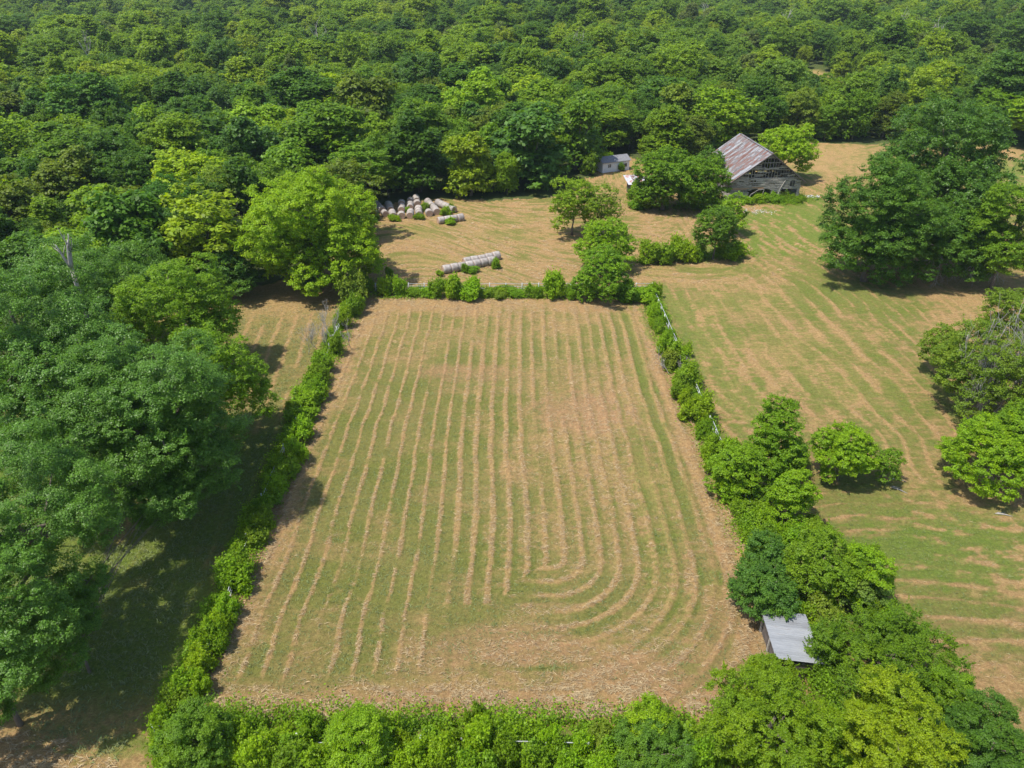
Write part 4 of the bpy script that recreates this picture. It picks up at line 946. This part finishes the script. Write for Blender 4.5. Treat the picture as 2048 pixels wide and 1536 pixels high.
for (px, py, z_, rad) in ((625,450,6,9),(337,430,6,7),(440,400,6,4)):
    cx_, cy_ = G(px, py, z_); kp &= np.hypot(A[:, 0]-cx_, A[:, 1]-cy_) > rad
A = A[kp]; RA = RA[kp]
dist = A[:, 1]*.859+24
order = np.argsort(dist + 0.25*np.abs(A[:, 0])); NI = 285
ind = A[order[:NI]]; RI = RA[order[:NI]]; rest = np.concatenate([A[order[NI:]], B_]); RR = np.concatenate([RA[order[NI:]], RB_])
PAL = [('dark', 'dark green', (.060,.135,.034)), ('mid', 'mid green', (.098,.190,.032)), ('fresh', 'fresh green', (.138,.238,.030)), ('olive', 'dull olive green', (.112,.170,.044)), ('teal', 'bluish green', (.066,.150,.060)), ('lime', 'yellow green', (.180,.270,.028))]
for i, (x, y) in enumerate(ind):
    kd = rw.choice(6, p=[.22,.26,.2,.12,.1,.1]); nm_, lb, c = PAL[kd]; k = int(rw.integers(len(PRO)))
    depth_ = y*.859+24; px = 1024 + x/depth_*CF
    zone = [z for lim, z in ((130,'the woods at the left edge'),(300,'the woods left of the hollow'),(480,'the woods left of the bright tree'),(740,'the woods behind the bright tree'),(930,'the woods behind the bale yard'),(1120,'the woods right of the bales'),(1290,'the woods behind the white shed'),(1440,'the woods left of the barn'),(1640,'the woods behind the barn'),(9999,'the woods behind the tallest oak')) if px < lim][0]
    zone = zone.replace('left of the hollow', 'above the left grove')
    root = empty('forest_tree', (float(x), float(y), float(relief(x, y))), float(rw.uniform(0, 6.28)))
    tag(root, '', 'tree', f'{lb} trees in {zone}')
    s = float(RI[i]/PR_R[k]*1.12); hz_ = float(np.clip((RI[i]/4.2)**.55*12.0*rw.uniform(.85, 1.15)/PR_H[k], .5*s, 1.6*s))
    edge = any(not inpoly(np.array([x+a_]), np.array([y+b2]), OPEN)[0] == True for a_, b2 in ((0,-9),(9,0),(-9,0)))
    root['label'] = f"{'large ' if RI[i] > 5.2 else 'small ' if RI[i] < 3.3 else ''}{lb} tree {'at the edge of' if edge else 'deep in'} {zone}"
    root.scale = (s*float(rw.uniform(.93, 1.1)), s*float(rw.uniform(.93, 1.1)), hz_)
    cr = mobj('crown', PRO[k][0], root); mobj('trunk', PRO[k][1], root)
    j = float(rw.uniform(.85, 1.15)); setcol(cr, (c[0]*j, c[1]*j, c[2]*j))
# far woods: one object, crowns instanced on points
n_ = len(rest); z_ = relief(rest[:, 0], rest[:, 1])
pm = bpy.data.meshes.new('far_woods'); pm.vertices.add(n_); pm.vertices.foreach_set('co', np.stack([rest[:, 0], rest[:, 1], z_], 1).astype(np.float32).ravel())
far_f = np.clip((rest[:, 1]-250)/700, 0, 1)
for nm_, typ, arr in (('pick', 'INT', rw.integers(0, len(PRO), n_)), ('turn', 'FLOAT', rw.uniform(0, 6.28, n_)), ('size', 'FLOAT', RR/4.8*1.15), ('tall', 'FLOAT', np.clip((RR/4.2)**.6*rw.uniform(.8, 1.15, n_), .6, 1.7))):
    a = pm.attributes.new(nm_, typ, 'POINT'); a.data.foreach_set('value', arr.astype(np.int32 if typ == 'INT' else np.float32))
pm.materials.append(LEAF)
fw = mobj('far_woods', pm); tag(fw, 'dense broadleaf woods reaching to the horizon', 'woods', None, 'stuff'); fw.color = (1, 1, 1, 0)
ng = bpy.data.node_groups.new('far_woods', 'GeometryNodeTree'); ng.interface.new_socket('Geometry', in_out='INPUT', socket_type='NodeSocketGeometry'); ng.interface.new_socket('Geometry', in_out='OUTPUT', socket_type='NodeSocketGeometry')
gi = ng.nodes.new('NodeGroupInput'); go = ng.nodes.new('NodeGroupOutput'); jn = ng.nodes.new('GeometryNodeJoinGeometry')
seen = {}
for o_ in C.objects:
    if o_.type == 'MESH' and o_.name.startswith('crown') and o_.data not in [None] and o_.data.name not in seen and any(o_.data == q[0] for q in PRO): seen[o_.data.name] = o_
srcs = list(seen.values())
for s_ in srcs:
    oi_ = ng.nodes.new('GeometryNodeObjectInfo'); oi_.inputs['Object'].default_value = s_; oi_.transform_space = 'ORIGINAL'
    g2 = ng.nodes.new('GeometryNodeGeometryToInstance'); ng.links.new(oi_.outputs['Geometry'], g2.inputs[0]); ng.links.new(g2.outputs[0], jn.inputs[0])
ip = ng.nodes.new('GeometryNodeInstanceOnPoints'); ng.links.new(gi.outputs[0], ip.inputs['Points']); ng.links.new(jn.outputs[0], ip.inputs['Instance']); ip.inputs['Pick Instance'].default_value = True
def na(nm_, dt):
    q = ng.nodes.new('GeometryNodeInputNamedAttribute'); q.data_type = dt; q.inputs[0].default_value = nm_; return q.outputs[0]
ng.links.new(na('pick', 'INT'), ip.inputs['Instance Index'])
cx_ = ng.nodes.new('ShaderNodeCombineXYZ'); ng.links.new(na('turn', 'FLOAT'), cx_.inputs[2]); ng.links.new(cx_.outputs[0], ip.inputs['Rotation'])
sx_ = ng.nodes.new('ShaderNodeCombineXYZ'); sz_ = na('size', 'FLOAT'); ng.links.new(sz_, sx_.inputs[0]); ng.links.new(sz_, sx_.inputs[1]); ng.links.new(na('tall', 'FLOAT'), sx_.inputs[2]); ng.links.new(sx_.outputs[0], ip.inputs['Scale']); ng.links.new(ip.outputs[0], go.inputs[0])
md = fw.modifiers.new('woods', 'NODES'); md.node_group = ng
print('forest', len(ind), 'far', n_, 'src', len(srcs))

# ------------------------------------------------------------------ haze
HZ = True
if HZ:
    mb = MB(); mb.box((0, 700, 20.0), (3600, 2200, 78)); m, t, n, l = newmat('haze')
    pv = N(t, 'ShaderNodeVolumePrincipled'); pv.inputs['Color'].default_value = (.72, .88, 1.0, 1); pv.inputs['Density'].default_value = .00008; pv.inputs['Anisotropy'].default_value = .0
    o = N(t, 'ShaderNodeOutputMaterial'); l.new(pv.outputs[0], o.inputs['Volume'])
    hz = mb.build('haze', m); tag(hz, 'faint blue summer haze over the far woods', 'haze', None, 'stuff')
